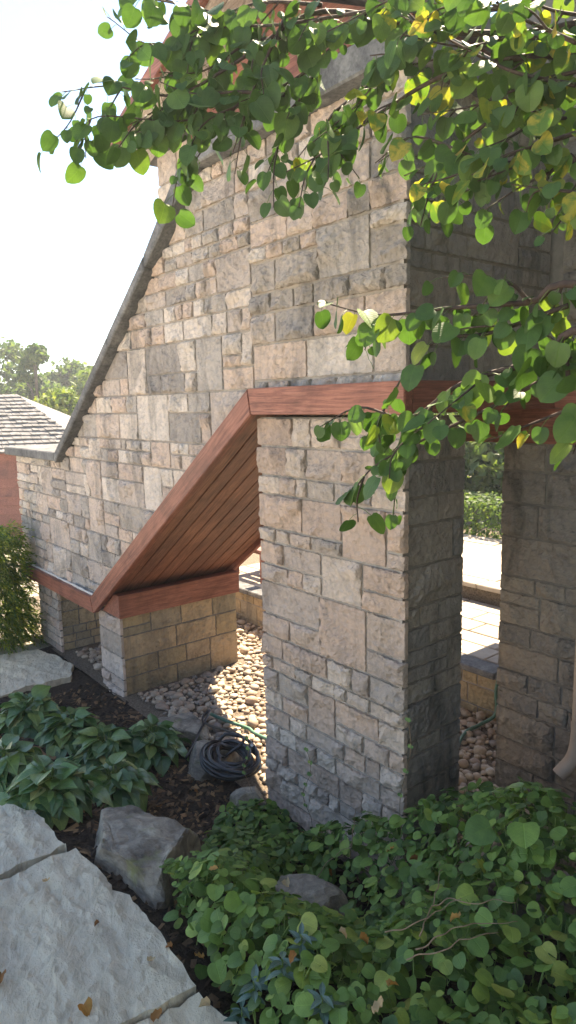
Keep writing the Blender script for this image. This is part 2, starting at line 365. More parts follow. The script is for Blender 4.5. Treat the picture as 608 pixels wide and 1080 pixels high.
# big ground sheet, reaching the horizon: level around the building, falling away behind to the left
def build_ground():
    xs = sorted(set([-150, -100, -60, -40, -28, -20, -15, -12, -10, -8.5, -7.5, -6.5, -6, -5.5, -5, 4, 6, 9, 14, 25, 50, 120] + list(np.linspace(-4.6, 3, 39))))
    ys = sorted(set([-120, -50, -25, -12, -8, -5, -4, -3, 3, 4, 5, 7, 9, 12, 16, 22, 30, 45, 80, 150] + list(np.linspace(-2.4, 2.4, 49))))
    V = []; F = []
    for y in ys:
        for x in xs:
            if y < 2.0 and x > -8: z = gz(x, y) - 0.05
            else: z = -0.05
            if x < -6: z -= min(2.6, (-6 - x) * 0.16)
            if y > 2.0: z = -0.05 - min(2.2, max(0, y - 12) * 0.12) - (min(2.6, (-6 - x) * 0.16) if x < -6 else 0)
            V.append((x, y, z))
    n = len(xs)
    for j in range(len(ys) - 1):
        for i in range(n - 1): F.append((j * n + i, j * n + i + 1, (j + 1) * n + i + 1, (j + 1) * n + i))
    o = mesh_obj('ground', V, F, M['ground'], None, True, False); tag(o, kind='structure'); return o
build_ground()
def patch(name, x0, x1, y0, y1, step, zf, mat, inside=None, dz=0.0):
    xs = np.arange(x0, x1 + 1e-6, step); ys = np.arange(y0, y1 + 1e-6, step)
    V = [(x, y, zf(x, y) + dz) for y in ys for x in xs]; n = len(xs); F = []
    for j in range(len(ys) - 1):
        for i in range(n - 1):
            if inside is None or inside((xs[i] + xs[i + 1]) / 2, (ys[j] + ys[j + 1]) / 2):
                F.append((j * n + i, j * n + i + 1, (j + 1) * n + i + 1, (j + 1) * n + i))
    o = mesh_obj(name, V, F, mat, None, True, False); tag(o, kind='structure'); return o
bed = patch('planting_bed', -4.2, 2.6, -1.25, 1.0, 0.05, lambda x, y: gz(x, y) + 0.012 * fbm((x * 14, y * 14, 0), 3), M['soil'],
            lambda x, y: (y < 0.0 and x < 0.25) or (x >= 0.1 and y < 1.0))
gravel = patch('gravel_bed', -6.0, 0.45, -0.02, 1.77, 0.05, lambda x, y: 0.012 + 0.008 * fbm((x * 9, y * 9, 2), 2), M['gravel_base'])

# ------------------------------------------------------------------ rock-faced masonry
def ashlar(u0, u1, v0, v1, rng, sc_=1.0, ratio=(1.0, 2.7), **_):
    """coursed ashlar with jumpers: pairs of level courses, some stones as tall as both"""
    out = []; v = v0
    def fill(a, b, lo, hi):
        h = hi - lo; u = a
        while u < b - 1e-6:
            w_ = min(0.42 * sc_, max(0.075, h * rng.uniform(*ratio)))
            if b - u - w_ < 0.07: w_ = b - u
            if w_ > 0.5 * sc_: w_ *= 0.5
            if h > 0.125 and w_ > 0.12 and rng.random() < 0.16:
                m_ = lo + h * rng.uniform(0.36, 0.64); out.append([u, u + w_, lo, m_]); out.append([u, u + w_, m_, hi])
            else: out.append([u, u + w_, lo, hi])
            u += w_
    while v < v1 - 1e-6:
        h1, h2 = (rng.choice((0.062, 0.08, 0.10, 0.125, 0.15)) * sc_ for _ in range(2))
        if v1 - v - h1 - h2 < 0.06:
            t = v1 - v
            if t < 0.2: h1, h2 = t, 0.0
            else: h1 = t * rng.uniform(0.4, 0.6); h2 = t - h1
        u = u0
        while u < u1 - 1e-6:
            run = rng.uniform(0.28, 0.75) * sc_
            if u1 - u - run < 0.12: run = u1 - u
            fill(u, u + run, v, v + h1)
            if h2: fill(u, u + run, v + h1, v + h1 + h2)
            u += run
            if u < u1 - 0.25 and rng.random() < 0.75:
                w_ = (h1 + h2) * rng.uniform(0.7, 1.5)
                if u1 - u - w_ < 0.1: w_ = u1 - u
                if w_ < 0.5: out.append([u, u + w_, v, v + h1 + h2]); u += w_
        v += h1 + h2
    return out

def stone_mesh(rect, O, U, V, N, rng, clips=(), gap=0.0045, cell=0.016, relief=0.046, back=0.012, rough=0.008):
    u0, u1, v0, v1 = rect
    u0 += gap; u1 -= gap; v0 += gap; v1 -= gap
    W, H = u1 - u0, v1 - v0
    if W < 0.015 or H < 0.015: return None
    nu = max(3, min(38, round(W / cell))); nv = max(3, min(26, round(H / cell)))
    gu = np.linspace(0, W, nu + 1); gv = np.linspace(0, H, nv + 1)
    A, B = np.meshgrid(gu, gv)
    j = 0.32 * cell
    r = np.random.RandomState(rng.randint(0, 10 ** 9))
    A = A.copy(); B = B.copy()
    A[1:-1, 1:-1] += r.uniform(-j, j, A[1:-1, 1:-1].shape); B[1:-1, 1:-1] += r.uniform(-j, j, B[1:-1, 1:-1].shape)
    # worn, uneven outline (never outside the joint)
    A[:, 0] += r.uniform(0, 0.005, nv + 1); A[:, -1] -= r.uniform(0, 0.005, nv + 1)
    B[0, :] += r.uniform(0, 0.005, nu + 1); B[-1, :] -= r.uniform(0, 0.005, nu + 1)
    h = np.full(A.shape, relief * r.uniform(0.8, 1.2))
    # broken facets
    for k in range(r.randint(3, 7)):
        ang = r.uniform(0, 2 * math.pi); g = r.uniform(0.10, 0.62)
        cx, cy = r.uniform(0.1, 0.9) * W, r.uniform(0.1, 0.9) * H
        h = np.minimum(h, relief * r.uniform(0.6, 1.1) + g * ((A - cx) * math.cos(ang) + (B - cy) * math.sin(ang)))
    # chisel flutes, mostly upright
    ph = r.uniform(0, 100); fa, fb = r.uniform(16, 30), r.uniform(4, 12)
    if r.rand() < 0.25: fa, fb = fb, fa
    nz = np.array([[noise.noise(Vector((a * fa + ph, b * fb, ph))) for a, b in zip(ra, rb)] for ra, rb in zip(A, B)])
    nz2 = np.array([[noise.noise(Vector((a * 60 + ph, b * 45, -ph))) for a, b in zip(ra, rb)] for ra, rb in zip(A, B)])
    h = h - rough * 2.2 * np.abs(nz) + nz2 * rough * 0.7
    # scalloped spalls struck off along every edge
    for k in range(int(2 * (W + H) / 0.075) + 1):
        side = r.choice(4, p=[0.38, 0.26, 0.18, 0.18]); t = r.uniform(0, 1)
        cx, cy = [(t * W, 0), (t * W, H), (0, t * H), (W, t * H)][side]
        rad = r.uniform(0.018, 0.055); dep = r.uniform(0.0, 0.006)
        d = np.hypot(A - cx, (B - cy) * r.uniform(0.8, 1.4)); h = np.where(d < rad, np.minimum(h, dep + relief * 0.9 * (d / rad) ** 0.8), h)
    edge = np.minimum(np.minimum(A, W - A), np.minimum(B, H - B))
    h = np.minimum(h, r.uniform(0.010, 0.017) + edge * r.uniform(1.0, 2.6))
    h = np.maximum(h, 0.009)
    A += u0; B += v0
    verts = [(A[q, p], B[q, p], h[q, p]) for q in range(nv + 1) for p in range(nu + 1)]
    n = nu + 1
    faces = [(q * n + p, q * n + p + 1, (q + 1) * n + p + 1, (q + 1) * n + p) for q in range(nv) for p in range(nu)]
    loop = [p for p in range(n)] + [q * n + nu for q in range(1, nv + 1)] + [nv * n + p for p in range(nu - 1, -1, -1)] + [q * n for q in range(nv - 1, 0, -1)]
    b0 = len(verts)
    for i in loop: verts.append((verts[i][0], verts[i][1], -back))
    L = len(loop)
    for k in range(L): faces.append((loop[(k + 1) % L], loop[k], b0 + k, b0 + (k + 1) % L))
    act = [c for c in clips if any(c[0] * v[0] + c[1] * v[1] > c[2] for v in verts)]
    if act:
        if any(all(c[0] * v[0] + c[1] * v[1] > c[2] - 0.012 for v in verts) for c in act): return None
        bm = bmesh.new(); bv = [bm.verts.new(v) for v in verts]
        for f in faces: bm.faces.new([bv[i] for i in f])
        for a, b, c in act:
            ln = math.hypot(a, b)
            bmesh.ops.bisect_plane(bm, geom=bm.verts[:] + bm.edges[:] + bm.faces[:], plane_co=(a * c / ln ** 2, b * c / ln ** 2, 0), plane_no=(a, b, 0), clear_outer=True)
        bm.verts.index_update(); bm.faces.ensure_lookup_table()
        verts = [tuple(v.co) for v in bm.verts]; faces = [[v.index for v in f.verts] for f in bm.faces]; bm.free()
        if len(faces) < 6: return None
    return [O + U * v[0] + V * v[1] + N * v[2] for v in verts], faces

def lay(parent, rects, O, U, V, N, rng, mat, clips=(), **kw):
    k = 0
    for rc in rects:
        r = stone_mesh(rc, O, U, V, N, rng, clips, **kw)
        if r is None: continue
        mesh_obj('stone', r[0], r[1], mat, parent); k += 1
    return k
X = Vector((1, 0, 0)); Y = Vector((0, 1, 0)); Z = Vector((0, 0, 1))
def below(x0, z0, x1, z1):   # keep points under the line
    s = (z1 - z0) / (x1 - x0); return (-s, 1, z0 - s * x0)
def above(x0, z0, x1, z1):
    s = (z1 - z0) / (x1 - x0); return (s, -1, s * x0 - z0)

def shade_side(o):  # paints shade onto the right-hand faces with the darker mortar
    o.data.materials.append(M['mortar_shade'])
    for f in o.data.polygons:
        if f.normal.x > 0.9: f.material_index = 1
T = 1.04       # depth of the leaning wall
IN = 0.025     # mortar plane behind nominal face
arch = empty('stone_wing', (-1.6, 0.5, 0))
tag(arch, 'tan rock-faced stone wing with sloping coping, raised on piers over a red wood soffit', 'building')
CS = 0.727
# mortar core of the upper wall
core = MB(); core.prism([(-4.80, 0.66), (-3.13, 0.66), (-1.03, 2.16), (-0.025, 2.16), (-0.025, 3.345), (-1.37, 3.345), (-3.597, 1.715), (-4.80, 1.735)], 'y', IN, T - 0.02)
core.box(-0.036, -0.018, 0.018, IN + 0.01, 2.182, 3.344); wall = core.build('wall', M['mortar'], arch); shade_side(wall)
rng = random.Random(11)
BIG = dict(sc_=1.15, ratio=(1.0, 2.6))
OA = Vector((0, IN, 0))
clip_top = below(-3.597, 1.727, -3.597 + 1, 1.727 + CS)
clip_fas = above(-3.093, 0.722 - 0.05, -0.952, 2.226 - 0.05)
lay(wall, ashlar(-4.815, -3.6, 0.675, 1.74, rng, **BIG), OA, X, Z, -Y, rng, M['stone'])
lay(wall, ashlar(-3.6, -0.99, 0.675, 3.35, rng, **BIG), OA, X, Z, -Y, rng, M['stone'], [clip_top, clip_fas], cell=0.0135)
lay(wall, ashlar(-0.99, 0.004, 2.19, 3.35, rng, **BIG), OA, X, Z, -Y, rng, M['stone'], cell=0.0115, relief=0.052)
OB = Vector((-IN, 0, 0))
lay(wall, ashlar(IN + 0.004, T, 2.19, 3.35, rng, **BIG), OB, Y, Z, X, rng, M['stone_shade'], relief=0.022)

def pier(parent, x0, x1, y0, y1, z1, mats, seed, faces='AB', z0=-0.08, cell=0.016, joint='mortar', **kw):
    c = MB(); c.box(x0 + (IN if 'L' in faces else 0.006), x1 - IN, y0 + IN, y1 - 0.006, z0, z1)
    c.box(x1 - IN - 0.01, x1 - 0.018, y0 + 0.018, y0 + IN + 0.01, z0, z1 - 0.002); p = c.build('pier', M[joint], parent); shade_side(p); r = random.Random(seed)
    if 'A' in faces: lay(p, ashlar(x0 - 0.0, x1 + 0.003, z0, z1, r, **kw), Vector((0, y0 + IN, 0)), X, Z, -Y, r, mats[0], cell=cell)
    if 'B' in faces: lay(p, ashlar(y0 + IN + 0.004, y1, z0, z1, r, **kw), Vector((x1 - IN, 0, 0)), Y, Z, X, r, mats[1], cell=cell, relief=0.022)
    if 'L' in faces: lay(p, ashlar(-y1, -(y0 + IN + 0.004), z0, z1, r, **kw), Vector((x0 + IN, 0, 0)), -Y, Z, -X, r, mats[1], cell=0.03, relief=0.018)
    return p
p1 = pier(arch, -0.982, 0.0, 0.0, 0.42, 2.085, (M['stone_pier'], M['stone_shade']), 5, 'ABL', cell=0.0125, **dict(BIG, ratio=(1.1, 3.0)))
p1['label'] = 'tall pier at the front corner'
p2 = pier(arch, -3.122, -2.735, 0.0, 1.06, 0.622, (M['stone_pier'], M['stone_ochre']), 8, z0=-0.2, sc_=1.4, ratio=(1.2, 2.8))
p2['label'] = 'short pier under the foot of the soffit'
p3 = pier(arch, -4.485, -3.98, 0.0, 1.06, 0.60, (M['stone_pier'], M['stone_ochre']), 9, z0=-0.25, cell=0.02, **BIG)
p3['label'] = 'short pier at the far end'

# coping slabs
def coping_piece(poly, y0=-0.068, y1=T + 0.04, bev=0.008):
    bm = bmesh.new(); m = MB(); m.prism(poly, 'y', y0, y1)
    vv = [bm.verts.new(v) for v in m.v]
    for f in m.f: bm.faces.new([vv[i] for i in f])
    bmesh.ops.recalc_face_normals(bm, faces=bm.faces[:])
    bmesh.ops.bevel(bm, geom=bm.edges[:], offset=bev, segments=1, affect='EDGES')
    bmesh.ops.triangulate(bm, faces=[f for f in bm.faces if len(f.verts) > 4])
    q = MB(); q.bm(bm); return q.build('coping_slab', M['coping'], arch)
TH = 0.075
def cz(x): return 1.722 + CS * (x + 3.597)
KX = -3.597 + (3.345 - 1.722) / CS
segs = np.linspace(-3.597, KX, 5)
for i in range(4):
    a, b = segs[i] + (0.0 if i == 0 else 0.003), segs[i + 1] - 0.003
    if i == 3:
        coping_piece([(a, cz(a)), (KX, 3.345), (KX, 3.462), (KX - 0.03, 3.462), (a, cz(a) + TH)])
    elif i == 0:
        coping_piece([(a, cz(a)), (b, cz(b)), (b, cz(b) + TH), (a, cz(a) + TH)])
    else: coping_piece([(a, cz(a)), (b, cz(b)), (b, cz(b) + TH), (a, cz(a) + TH)])
for a, b in ((KX + 0.005, -0.72), (-0.714, 0.06)): coping_piece([(a, 3.347), (b, 3.347), (b, 3.462), (a, 3.462)])
for a, b in ((-4.87, -4.23), (-4.224, -3.602)): coping_piece([(a, 1.737), (b, 1.737), (b, 1.81), (a, 1.81)])

# red fascia boards along the bottom edge of the wall
def board(poly, y0, y1, mat, name='fascia_board', parent=arch, bev=0.004, axis='y'):
    m = MB(); m.prism(poly, axis, y0, y1)
    bm = bmesh.new(); vv = [bm.verts.new(v) for v in m.v]
    for f in m.f: bm.faces.new([vv[i] for i in f])
    bmesh.ops.recalc_face_normals(bm, faces=bm.faces[:])
    if bev: bmesh.ops.bevel(bm, geom=bm.edges[:], offset=bev, segments=2, affect='EDGES')
    q = MB(); q.bm(bm); return q.build(name, mat, parent)
FY0, FY1 = -0.055, -0.008
board([(-4.76, 0.605), (-3.050, 0.605), (-3.095, 0.722), (-4.76, 0.722)], FY0, FY1, M['wood_x'])
board([(-3.047, 0.606), (-0.933, 2.101), (-0.955, 2.226), (-3.092, 0.723)], FY0, FY1, M['wood_s'])
board([(-0.930, 2.101), (0.052, 2.101), (0.052, 2.226), (-0.952, 2.226)], FY0, FY1, M['wood_x'])
board([(FY1 + 0.002, 2.101), (T, 2.101), (T, 2.226), (FY1 + 0.002, 2.226)], 0.007, 0.052, M['wood_y'], axis='x')
board([(-4.76, 0.605), (-3.050, 0.605), (-3.095, 0.722), (-4.76, 0.722)], T + 0.002, T + 0.045, M['wood_x'])
board([(-3.047, 0.606), (-0.933, 2.101), (-0.955, 2.226), (-3.092, 0.723)], T + 0.002, T + 0.045, M['wood_s'])
board([(-0.930, 2.101), (-0.03, 2.101), (-0.03, 2.226), (-0.952, 2.226)], T + 0.002, T + 0.045, M['wood_x'])
# sealant bead on the low board
m = MB(); r = random.Random(3)
m.tube([(x, -0.012 - 0.004 * r.random(), 0.725 + 0.004 * r.random()) for x in np.arange(-4.74, -3.09, 0.05)], [0.008 + 0.005 * r.random() for _ in np.arange(-4.74, -3.09, 0.05)], 6)
m.build('sealant', M['caulk'], arch)
# sloping soffit of tongued boards, and the level soffit at the top
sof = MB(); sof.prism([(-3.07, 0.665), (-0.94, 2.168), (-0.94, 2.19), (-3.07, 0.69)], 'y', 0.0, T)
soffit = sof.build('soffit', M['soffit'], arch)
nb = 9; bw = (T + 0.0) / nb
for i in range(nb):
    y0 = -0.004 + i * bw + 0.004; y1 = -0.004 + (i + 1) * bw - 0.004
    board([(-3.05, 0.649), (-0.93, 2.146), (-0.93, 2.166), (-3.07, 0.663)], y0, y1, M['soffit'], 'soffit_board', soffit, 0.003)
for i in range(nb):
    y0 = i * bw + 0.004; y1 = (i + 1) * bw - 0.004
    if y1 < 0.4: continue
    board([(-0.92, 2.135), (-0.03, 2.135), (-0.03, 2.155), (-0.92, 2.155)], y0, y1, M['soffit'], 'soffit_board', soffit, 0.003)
# beams on top of the piers
board([(-3.01, 0.628), (-2.70, 0.628), (-2.70, 0.80), (-2.79, 0.80)], 0.0, T + 0.02, M['wood_y'], 'pier_beam')
board([(-1.04, 2.0), (-0.992, 2.0), (-0.992, 2.075), (-1.04, 2.055)], 0.16, 0.42, M['wood_y'], 'pier_beam')

# ------------------------------------------------------------------ building that the wing leans against
bld = empty('stone_house', (1.0, 1.8, 0))
tag(bld, 'shaded grey-brown stone house wall on a stone pier behind the redbud leaves', 'building')
c = MB(); c.box(-0.30, 3.05, T + IN, T + 0.5, 2.18, 4.2); uw = c.build('wall', M['mortar_shade'], bld)
c = MB(); c.box(0.95, 7.0, T + 0.52, 6.0, -0.1, 4.6); c.box(3.1, 7.0, -2.3, T + 0.5, -0.1, 4.6); c.build('light_block_mass', M['stone_shade'], bld)  # unseen house masses, added to block sky light and sun from the right
rng = random.Random(21)
lay(uw, ashlar(0.03, 1.5, 2.232, 4.0, rng, wmax=18), Vector((0, T + IN, 0)), X, Z, -Y, rng, M['stone_shade'], cell=0.022)
rp = pier(bld, -0.255, 0.95, T, T + 0.45, 1.925, (M['stone_shade'], M['stone_shade']), 31, 'A', cell=0.018, joint='mortar_shade', sc_=1.4, ratio=(1.2, 2.6))
board([(-0.52, 1.928), (1.2, 1.928), (1.2, 2.098), (-0.52, 2.098)], T - 0.005, T + 0.42, M['wood_x'], 'lintel_beam', bld)
board([(0.056, 2.102), (3.0, 2.102), (3.0, 2.227), (0.056, 2.227)], T - 0.05, T - 0.008, M['wood_x'], 'fascia_board', bld)
c = MB(); c.box(-1.7, 0.93, T + 0.53, 3.45, 2.24, 2.36); c.build('gravel_shade_slab', M['shingle'], bld)  # unseen roof slab, added to shade the gravel and near terrace
# gabled roof above the wing
PK = -1.15
def rz(x): return 3.775 + 0.345 * (x + 2.35) if x < PK else 3.775 + 0.345 * (PK + 2.35) - 0.5 * (x - PK)
roof = MB(); roof.prism([(-2.50, rz(-2.5)), (PK, rz(PK)), (-0.1, rz(-0.1)), (-0.1, rz(-0.1) + 0.065), (PK, rz(PK) + 0.065), (-2.52, rz(-2.52) + 0.065)], 'y', 0.045, 1.6)
roof_o = roof.build('roof', M['shingle'], bld)
board([(-2.52, rz(-2.52) - 0.03), (PK - 0.003, rz(PK) - 0.03), (PK - 0.003, rz(PK) + 0.07), (-2.54, rz(-2.54) + 0.07)], 0.0, 0.042, M['wood_x'], 'barge_board', bld)
board([(-0.1, rz(-0.1) - 0.045), (PK + 0.002, rz(PK) - 0.045), (PK + 0.002, rz(PK) + 0.095), (-0.06, rz(-0.06) + 0.095)], 0.0, 0.042, M['wood_x'], 'barge_board', bld)
for k in range(3):
    y0 = 0.05 + k * 0.085
    board([(-2.49, rz(-2.49) - 0.022), (PK - 0.01, rz(PK - 0.01) - 0.022), (PK - 0.01, rz(PK - 0.01) - 0.004), (-2.49, rz(-2.49) - 0.004)], y0, y0 + 0.08, M['eave'], 'eave_board', bld)
c = MB(); c.prism([(-1.95, 3.30), (-0.25, 3.30), (-0.25, rz(-0.25) - 0.03), (PK, rz(PK) - 0.03), (-1.95, rz(-1.95) - 0.03)], 'y', 0.33, 1.5)
gab = c.build('gable', M['wood_x'], bld)
k = 0
zz = 3.32
while zz < 4.2:
    xl = max(-1.95, -2.35 + (zz + 0.13 - 3.775) / 0.345 + 0.05); xr = min(-0.25, PK + (rz(PK) - zz - 0.13) / 0.55 - 0.05)
    if xr - xl > 0.2: board([(xl, zz), (xr, zz), (xr, zz + 0.125), (xl, zz + 0.125)], 0.305, 0.328, M['wood_x'], 'siding_board', gab, 0.003)
    zz += 0.13
c = MB(); c.box(-2.38 + IN, -1.95, 0.3 + IN, 1.5, 2.3, 3.74); bl = c.build('corner_pier', M['mortar'], bld)
lay(bl, ashlar(-2.39, -1.95, 2.3, 3.74, rng), Vector((0, 0.3 + IN, 0)), X, Z, -Y, rng, M['stone'], cell=0.02)
# downspout
ds = empty('downspout', (0.19, 0.97, 0.3)); tag(ds, 'tan metal downspout with kicked-out foot against the shaded stone pier', 'downspout')
m = MB(); m.tube([(0.262, 0.965, 0.56), (0.262, 0.965, 1.2), (0.262, 0.965, 2.09)], 0.032, 14, False); m.build('pipe', M['spout'], ds, True)
m = MB()
for rr, flip in ((0.036, 0), (0.031, 1)):
    m.tube(smooth_path([(0.262, 0.965, 0.62), (0.262, 0.965, 0.51), (0.250, 0.945, 0.42), (0.215, 0.885, 0.345)], 5), rr, 14, False)
m.build('elbow', M['spout'], ds, True)
m = MB(); m.tube([(0.262, 0.965, 1.30), (0.262, 0.965, 1.33)], 0.037, 14); m.build('strap', M['spout'], ds, True)

# ------------------------------------------------------------------ terrace behind
ter = MB(); ter.box(-6.0, 0.94, 1.87, 3.07, -0.05, 0.31); ter.box(-14, 0.94, 3.09, 12, -0.6, 0.46)
terrace = ter.build('terrace', M['gravel_base']); tag(terrace, kind='structure')
rng = random.Random(41)
def paver_rows(x0, x1, y0, y1, z, sx, sy, jit=0.15):
    y = y0
    while y < y1 - 0.05:
        h = min(sy * rng.uniform(0.8, 1.25), y1 - y); x = x0 - rng.uniform(0, sx)
        while x < x1:
            w_ = sx * rng.uniform(0.7, 1.35); a, b = max(x, x0) + 0.006, min(x + w_, x1) - 0.006
            if b - a > 0.08:
                dz = rng.uniform(-0.004, 0.004)
                m = MB(); m.box(a, b, y + 0.006, y + h - 0.006, z - 0.05, z + 0.035 + dz, 0.006); m.build('paver', M['paver'], terrace)
            x += w_
        y += h
paver_rows(-4.4, -0.3, 1.88, 3.06, 0.31, 0.42, 0.24)
paver_rows(-6.0, -0.9, 3.24, 4.9, 0.46, 0.75, 0.55)
m = MB()
for k in range(9): m.box(-6 + k * 0.7 + 0.004, -6 + (k + 1) * 0.7 - 0.004, 3.03, 3.23, 0.455, 0.50, 0.008)
m.build('step_nosing', M['paver'], terrace)
# low retaining wall at the terrace edge
ret = empty('retaining_wall', (-1.8, 1.9, 0)); tag(ret, 'low tan block retaining wall with slab cap behind the pebbles', 'low wall')
c = MB(); c.box(-6, 0.93, 1.74 + IN, 1.865, -0.08, 0.30); rc = c.build('wall', M['mortar'], ret)
lay(rc, ashlar(-4.0, 0.4, -0.05, 0.30, rng, mu=0.06, mv=0.06, wmax=7), Vector((0, 1.74 + IN, 0)), X, Z, -Y, rng, M['stone_ochre'], cell=0.035, relief=0.02)
for k in range(9):
    m = MB(); m.box(-5.6 + k * 0.7 + 0.003, -5.6 + (k + 1) * 0.7 - 0.003, 1.70, 1.868, 0.303, 0.35, 0.008); m.build('cap_slab', M['coping'], ret)

# ------------------------------------------------------------------ pebbles
def pebble_verts(rng, sub=2):
    bm = bmesh.new(); bmesh.ops.create_icosphere(bm, subdivisions=sub, radius=1)
    s = Vector((rng.uniform(0.8, 1.3), rng.uniform(0.65, 1.0), rng.uniform(0.45, 0.75))); ph = rng.uniform(0, 50)
    for v in bm.verts:
        k = 1 + 0.28 * noise.noise(v.co * 1.3 + Vector((ph, 0, 0))); v.co = Vector((v.co.x * s.x * k, v.co.y * s.y * k, v.co.z * s.z * k))
    q = MB(); q.bm(bm); return q
rng = random.Random(51)
protos = [pebble_verts(rng) for _ in range(8)]
peb_me = []
for q in protos:
    me = bpy.data.meshes.new('pebble'); me.from_pydata(q.v, [], q.f); me.materials.append(M['pebble'])
    me.polygons.foreach_set('use_smooth', [True] * len(me.polygons)); peb_me.append(me)
def px(P):
    d = Vector(P) - CAM; z = d.dot(FW); return (304 + FPX * d.dot(RT) / z, 540 - FPX * d.dot(UPV) / z, z)
cand = []
placed = []
def free(x, y, r):
    for a, b, c in placed:
        if (a - x) ** 2 + (b - y) ** 2 < ((c + r) * 0.72) ** 2: return False
    return True
def blocked(x, y):
    return (-1.02 < x < 0.05 and -0.04 < y < 0.46) or (-3.15 < x < -2.70 and y < 1.1) or (-4.52 < x < -3.95 and y < 1.1) or (x > -0.3 and y > T - 0.04) or y > 1.7
n = 0
while n < 14000 and len(placed) < 2700:
    n += 1
    x = rng.uniform(-3.9, 0.42); y = rng.uniform(0.02, 1.73)
    if x < -1.05 and y < 0.10: continue
    r = rng.choice((0.014, 0.018, 0.022, 0.026, 0.03, 0.036, 0.044)) * rng.uniform(0.8, 1.15)
    if blocked(x, y) or not free(x, y, r): continue
    u, v, d = px((x, y, 0.02))
    placed.append((x, y, r)); vis = (180 < u < 280 and 630 < v < 800) or (484 < u < 535 and 730 < v < 870)
    cand.append((vis, r / d, x, y, r))
cand.sort(key=lambda c: (not c[0], -c[1]))
stuff = MB()
for i, (vis, _, x, y, r) in enumerate(cand):
    z = 0.014 + r * 0.32; rot = Matrix.Rotation(rng.uniform(0, 6.28), 3, 'Z') @ Matrix.Rotation(rng.uniform(-0.3, 0.3), 3, 'X')
    if i < 280 and vis:
        o = bpy.data.objects.new('pebble', rng.choice(peb_me)); COL.objects.link(o)
        o.location = (x, y, z); o.rotation_euler = rot.to_euler(); o.scale = (r, r, r); setpar(o, gravel)
    else:
        q = rng.choice(protos); stuff.add([rot @ Vector(v) * r + Vector((x, y, z)) for v in q.v], q.f)
so_ = stuff.build('pebbles', M['pebble'], gravel, True); tag(so_, kind='stuff')

# ------------------------------------------------------------------ flagstone path
path = patch('path', -6.5, 3.0, -2.6, -1.0, 0.1, lambda x, y: path_z(x) - 0.095 + 0.008 * fbm((x * 8, y * 8, 1), 2), M['soil'])
def slab(poly, ztop, thick, seed, step=0.018, amp=0.010, name='flagstone', tilt=(0, 0), parent=path, jag=0.007, mat=None):
    r = random.Random(seed); pts = []
    n = len(poly)
    for i in range(n):
        a, b = Vector(poly[i]), Vector(poly[(i + 1) % n]); L = (b - a).length; k = max(1, int(L / 0.03))
        nrm = Vector((-(b - a).y, (b - a).x)).normalized()
        for t in range(k):
            p = a.lerp(b, t / k)
            if t: p += nrm * (jag * 2.0 * noise.noise(Vector((p.x * 9, p.y * 9, seed))) + jag * 0.7 * r.uniform(-1, 1))
            pts.append(p)
    nb_ = len(pts)
    lo = Vector((min(p.x for p in pts), min(p.y for p in pts))); hi = Vector((max(p.x for p in pts), max(p.y for p in pts)))
    def inside(q):
        c_ = False
        for i in range(nb_):
            a, b = pts[i], pts[i - 1]
            if (a.y > q.y) != (b.y > q.y) and q.x < (b.x - a.x) * (q.y - a.y) / (b.y - a.y) + a.x: c_ = not c_
        return c_
    inner = []
    y = lo.y
    while y < hi.y:
        x = lo.x
        while x < hi.x:
            q = Vector((x + r.uniform(-.3, .3) * step, y + r.uniform(-.3, .3) * step))
            if inside(q) and min((q - p).length for p in pts) > step * 0.6: inner.append(q)
            x += step
        y += step
    allp = pts + inner
    res = geometry.delaunay_2d_cdt(allp, [], [list(range(nb_))], 1, 1e-5)
    cx, cy = (lo + hi) / 2
    V = []
    for i, p in enumerate(res[0]):
        rip = fbm((p.x * 6 + seed, p.y * 13, 0), 4)
        lay_ = math.floor(rip * 3.5) / 3.5
        z = ztop + amp * (0.9 * lay_ + 0.7 * rip) + amp * 0.5 * noise.noise(Vector((p.x * 40, p.y * 55, seed))) + tilt[0] * (p.x - cx) + tilt[1] * (p.y - cy)
        V.append((p.x, p.y, z))
    F = [tuple(f) for f in res[2]]
    # side skirt from boundary edges
    cnt = {}
    for f in F:
        for i in range(len(f)):
            e = (f[i], f[(i + 1) % len(f)]); cnt[tuple(sorted(e))] = cnt.get(tuple(sorted(e)), 0) + 1 if tuple(sorted(e)) in cnt else 1
    base = {}
    for f in list(F):
        for i in range(len(f)):
            a, b = f[i], f[(i + 1) % len(f)]
            if cnt[tuple(sorted((a, b)))] == 1:
                ids = []
                for q in (a, b):
                    if q not in base:
                        base[q] = len(V); v = V[q]; V.append((v[0] + 0.008 * r.uniform(-1, 1), v[1] + 0.008 * r.uniform(-1, 1), ztop - thick))
                    ids.append(base[q])
                F.append((b, a, ids[0], ids[1]))
    return mesh_obj(name, V, F, mat or M['flag'], parent, False)
def g2(x, y, z):
    r_ = (FW * FPX + RT * (x - 304) - UPV * (y - 540)); t = (z - CAM.z) / r_.z; p = CAM + r_ * t; return (p.x, p.y)
Z1 = 0.45
slab([g2(80, 893, Z1), g2(86, 902, Z1), g2(112, 922, Z1), g2(118, 938, Z1), g2(137, 942, Z1), g2(150, 960, Z1), g2(207, 1040, Z1), g2(120, 1082, Z1), (0.03, -1.77), (-0.665, -1.97), (-0.66, -1.45)][::-1], Z1, 0.10, 1)
slab([(0.225, -1.145), (0.40, -1.115), (0.66, -1.14), (0.80, -1.6), (0.55, -1.95), (0.06, -1.76), (0.185, -1.39)][::-1], 0.438, 0.10, 2)
slab([g2(0, 848, .445), g2(36, 855, .445), g2(70, 893, .445), (-0.70, -1.19), (-0.70, -1.56), (-1.0, -1.62), (-1.25, -1.58), (-1.3, -1.33)][::-1], 0.447, 0.10, 3)
slab([(0.9, -1.05), (1.7, -1.1), (1.75, -1.75), (0.75, -1.7)][::-1], 0.44, 0.1, 4, 0.05)
